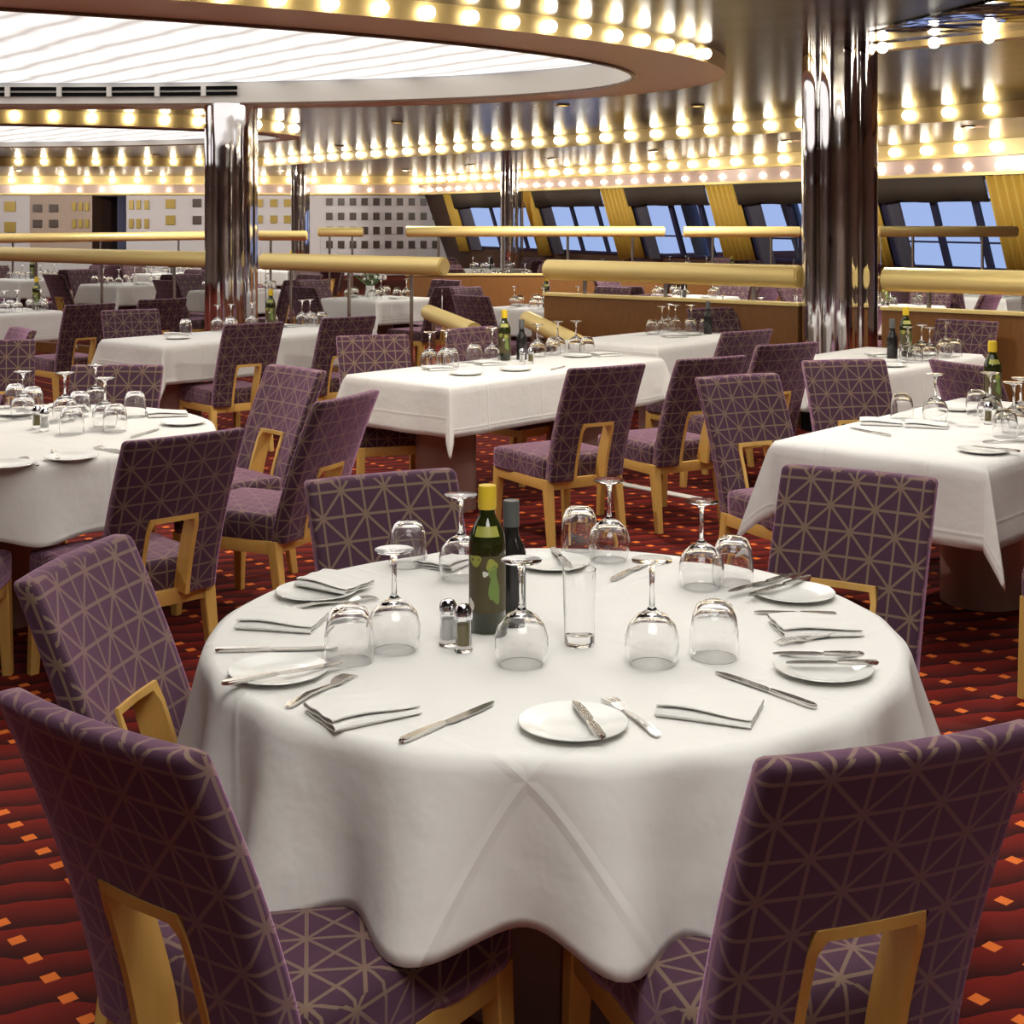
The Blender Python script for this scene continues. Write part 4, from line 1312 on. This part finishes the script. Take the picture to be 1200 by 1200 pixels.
for k, (px, c) in enumerate(cand):
    lab = ('leftmost far table' if k == 0 else 'rightmost far table' if k == len(cand)-1 else ordinal(k)+' far table from left' if k < len(cand)/2 else ordinal(len(cand)-1-k)+' far table from right')
    far_table(c, k, lab)
# small flower arrangements on a side stand near the left column
def flowers(p, label):
    r = empty('flower_arrangement', p); tag(r, label, 'flowers')
    bm = bmesh.new(); lathe(bm, [(0, 0), (.05, 0), (.06, .03), (.045, .1), (.05, .13), (0, .12)], 16); finish(bm, 'vase', M['china'], r)
    rnd = random.Random(3)
    bm = bmesh.new()
    for i in range(34):
        a = rnd.random()*6.28; q = rnd.random()**.5*.2
        bmesh.ops.create_icosphere(bm, subdivisions=1, radius=.016+.012*rnd.random(), matrix=Matrix.Translation((q*math.cos(a), q*math.sin(a), .2+.22*rnd.random()*(1.2-q*3))))
    finish(bm, 'blossoms', M['flower_white'], r)
    bm = bmesh.new()
    for i in range(26):
        a = rnd.random()*6.28; q = .06+.15*rnd.random()
        tube(bm, (0, 0, .11), (q*math.cos(a), q*math.sin(a), .2+.15*rnd.random()), .004, 5, .008)
    finish(bm, 'leaves', M['leaf'], r)
p = min((c for px, c in cand), key=lambda c: abs(proj((c.x, c.y, 1))[0]-372)+abs(c.y-16)*12); p = p+NN*.12; flowers((p.x, p.y, CZ), 'white flower arrangement on a far table right of the left column')

# ================================================================= lamps
def mk_down():
    r = empty('ceiling_downlight')
    bm = bmesh.new(); lathe(bm, [(.055, 0), (.085, -.004), (.09, -.012), (.075, -.016), (.058, -.010)], 24, closed=True); finish(bm, 'trim_ring', M['brass'], r)
    bm = bmesh.new(); lathe(bm, [(0, -.004), (.056, -.004)], 24); finish(bm, 'lens', M['bulb'], r)
    return r
def downlight(x, y, e, z=ZC, aim=None):
    l = bpy.data.lights.new('downlight_lamp', 'SPOT'); l.energy = e; l.color = (1, .94, .84); l.spot_size = math.radians(150); l.spot_blend = .6; l.shadow_soft_size = .05
    o = bpy.data.objects.new('downlight_lamp', l); COL.objects.link(o); o.location = (x, y, z-.03)
    if aim is not None: l.spot_size = math.radians(110); o.rotation_euler = (Vector(aim)-o.location).to_track_quat('-Z', 'Y').to_euler()
    if inframe((x, y, z), 0) and proj((x, y, z))[1] > 0:
        d = get_tree('down', mk_down); d.location = (x, y, z); reg(d, 'small recessed downlight', 'in the dark mirror ceiling, soffit ones added', 'ceiling light', 'recessed downlights', (x, y, z))
for x, y, e in ((3.2, 12.6, 260), (.6, 16.5, 240), (5.2, 12.2, 200), (-1.6, 19.5, 240), (-4.5, 23.0, 240), (-3.2, 26.0, 220), (2.2, 16.6, 200), (-9, 26.5, 240), (-14, 27, 240), (-7.5, 29.5, 200),
               (4.2, 7.9, 170), (6.5, 8.5, 160), (-5.2, 4.6, 150), (-8, 1, 100), (4.5, 1, 60), (.9, 7.4, 130), (-1.6, 7.0, 110), (0, -2.8, 50), (-3.2, -2.2, 60), (3.2, -2.4, 60)):  # those behind the camera are unseen, added as fill
    downlight(x, y, e)
for x, e in ((-2.6, 190), (-5.6, 210), (-8.8, 210), (-12.0, 210), (-15, 190)):  # added wall washers, aimed to brighten the back wall
    downlight(x, 34.0, e, ZS, (x, YB, 1.7))
for k in range(6):  # added spots under the soffit, aimed to brighten curtains and window wall
    q = A1-wd*(k*3.6-1.5)-wout*2.6
    t = A1-wd*(k*3.6-1.5)
    downlight(q.x, q.y, 165, ZS, (t.x, t.y, 1.75))
write_labels()
for o in bpy.data.objects:
    if o.parent is None and 'label' in o: o['label'] = o['label'].replace(' ,', ',').replace('  ', ' ').strip()
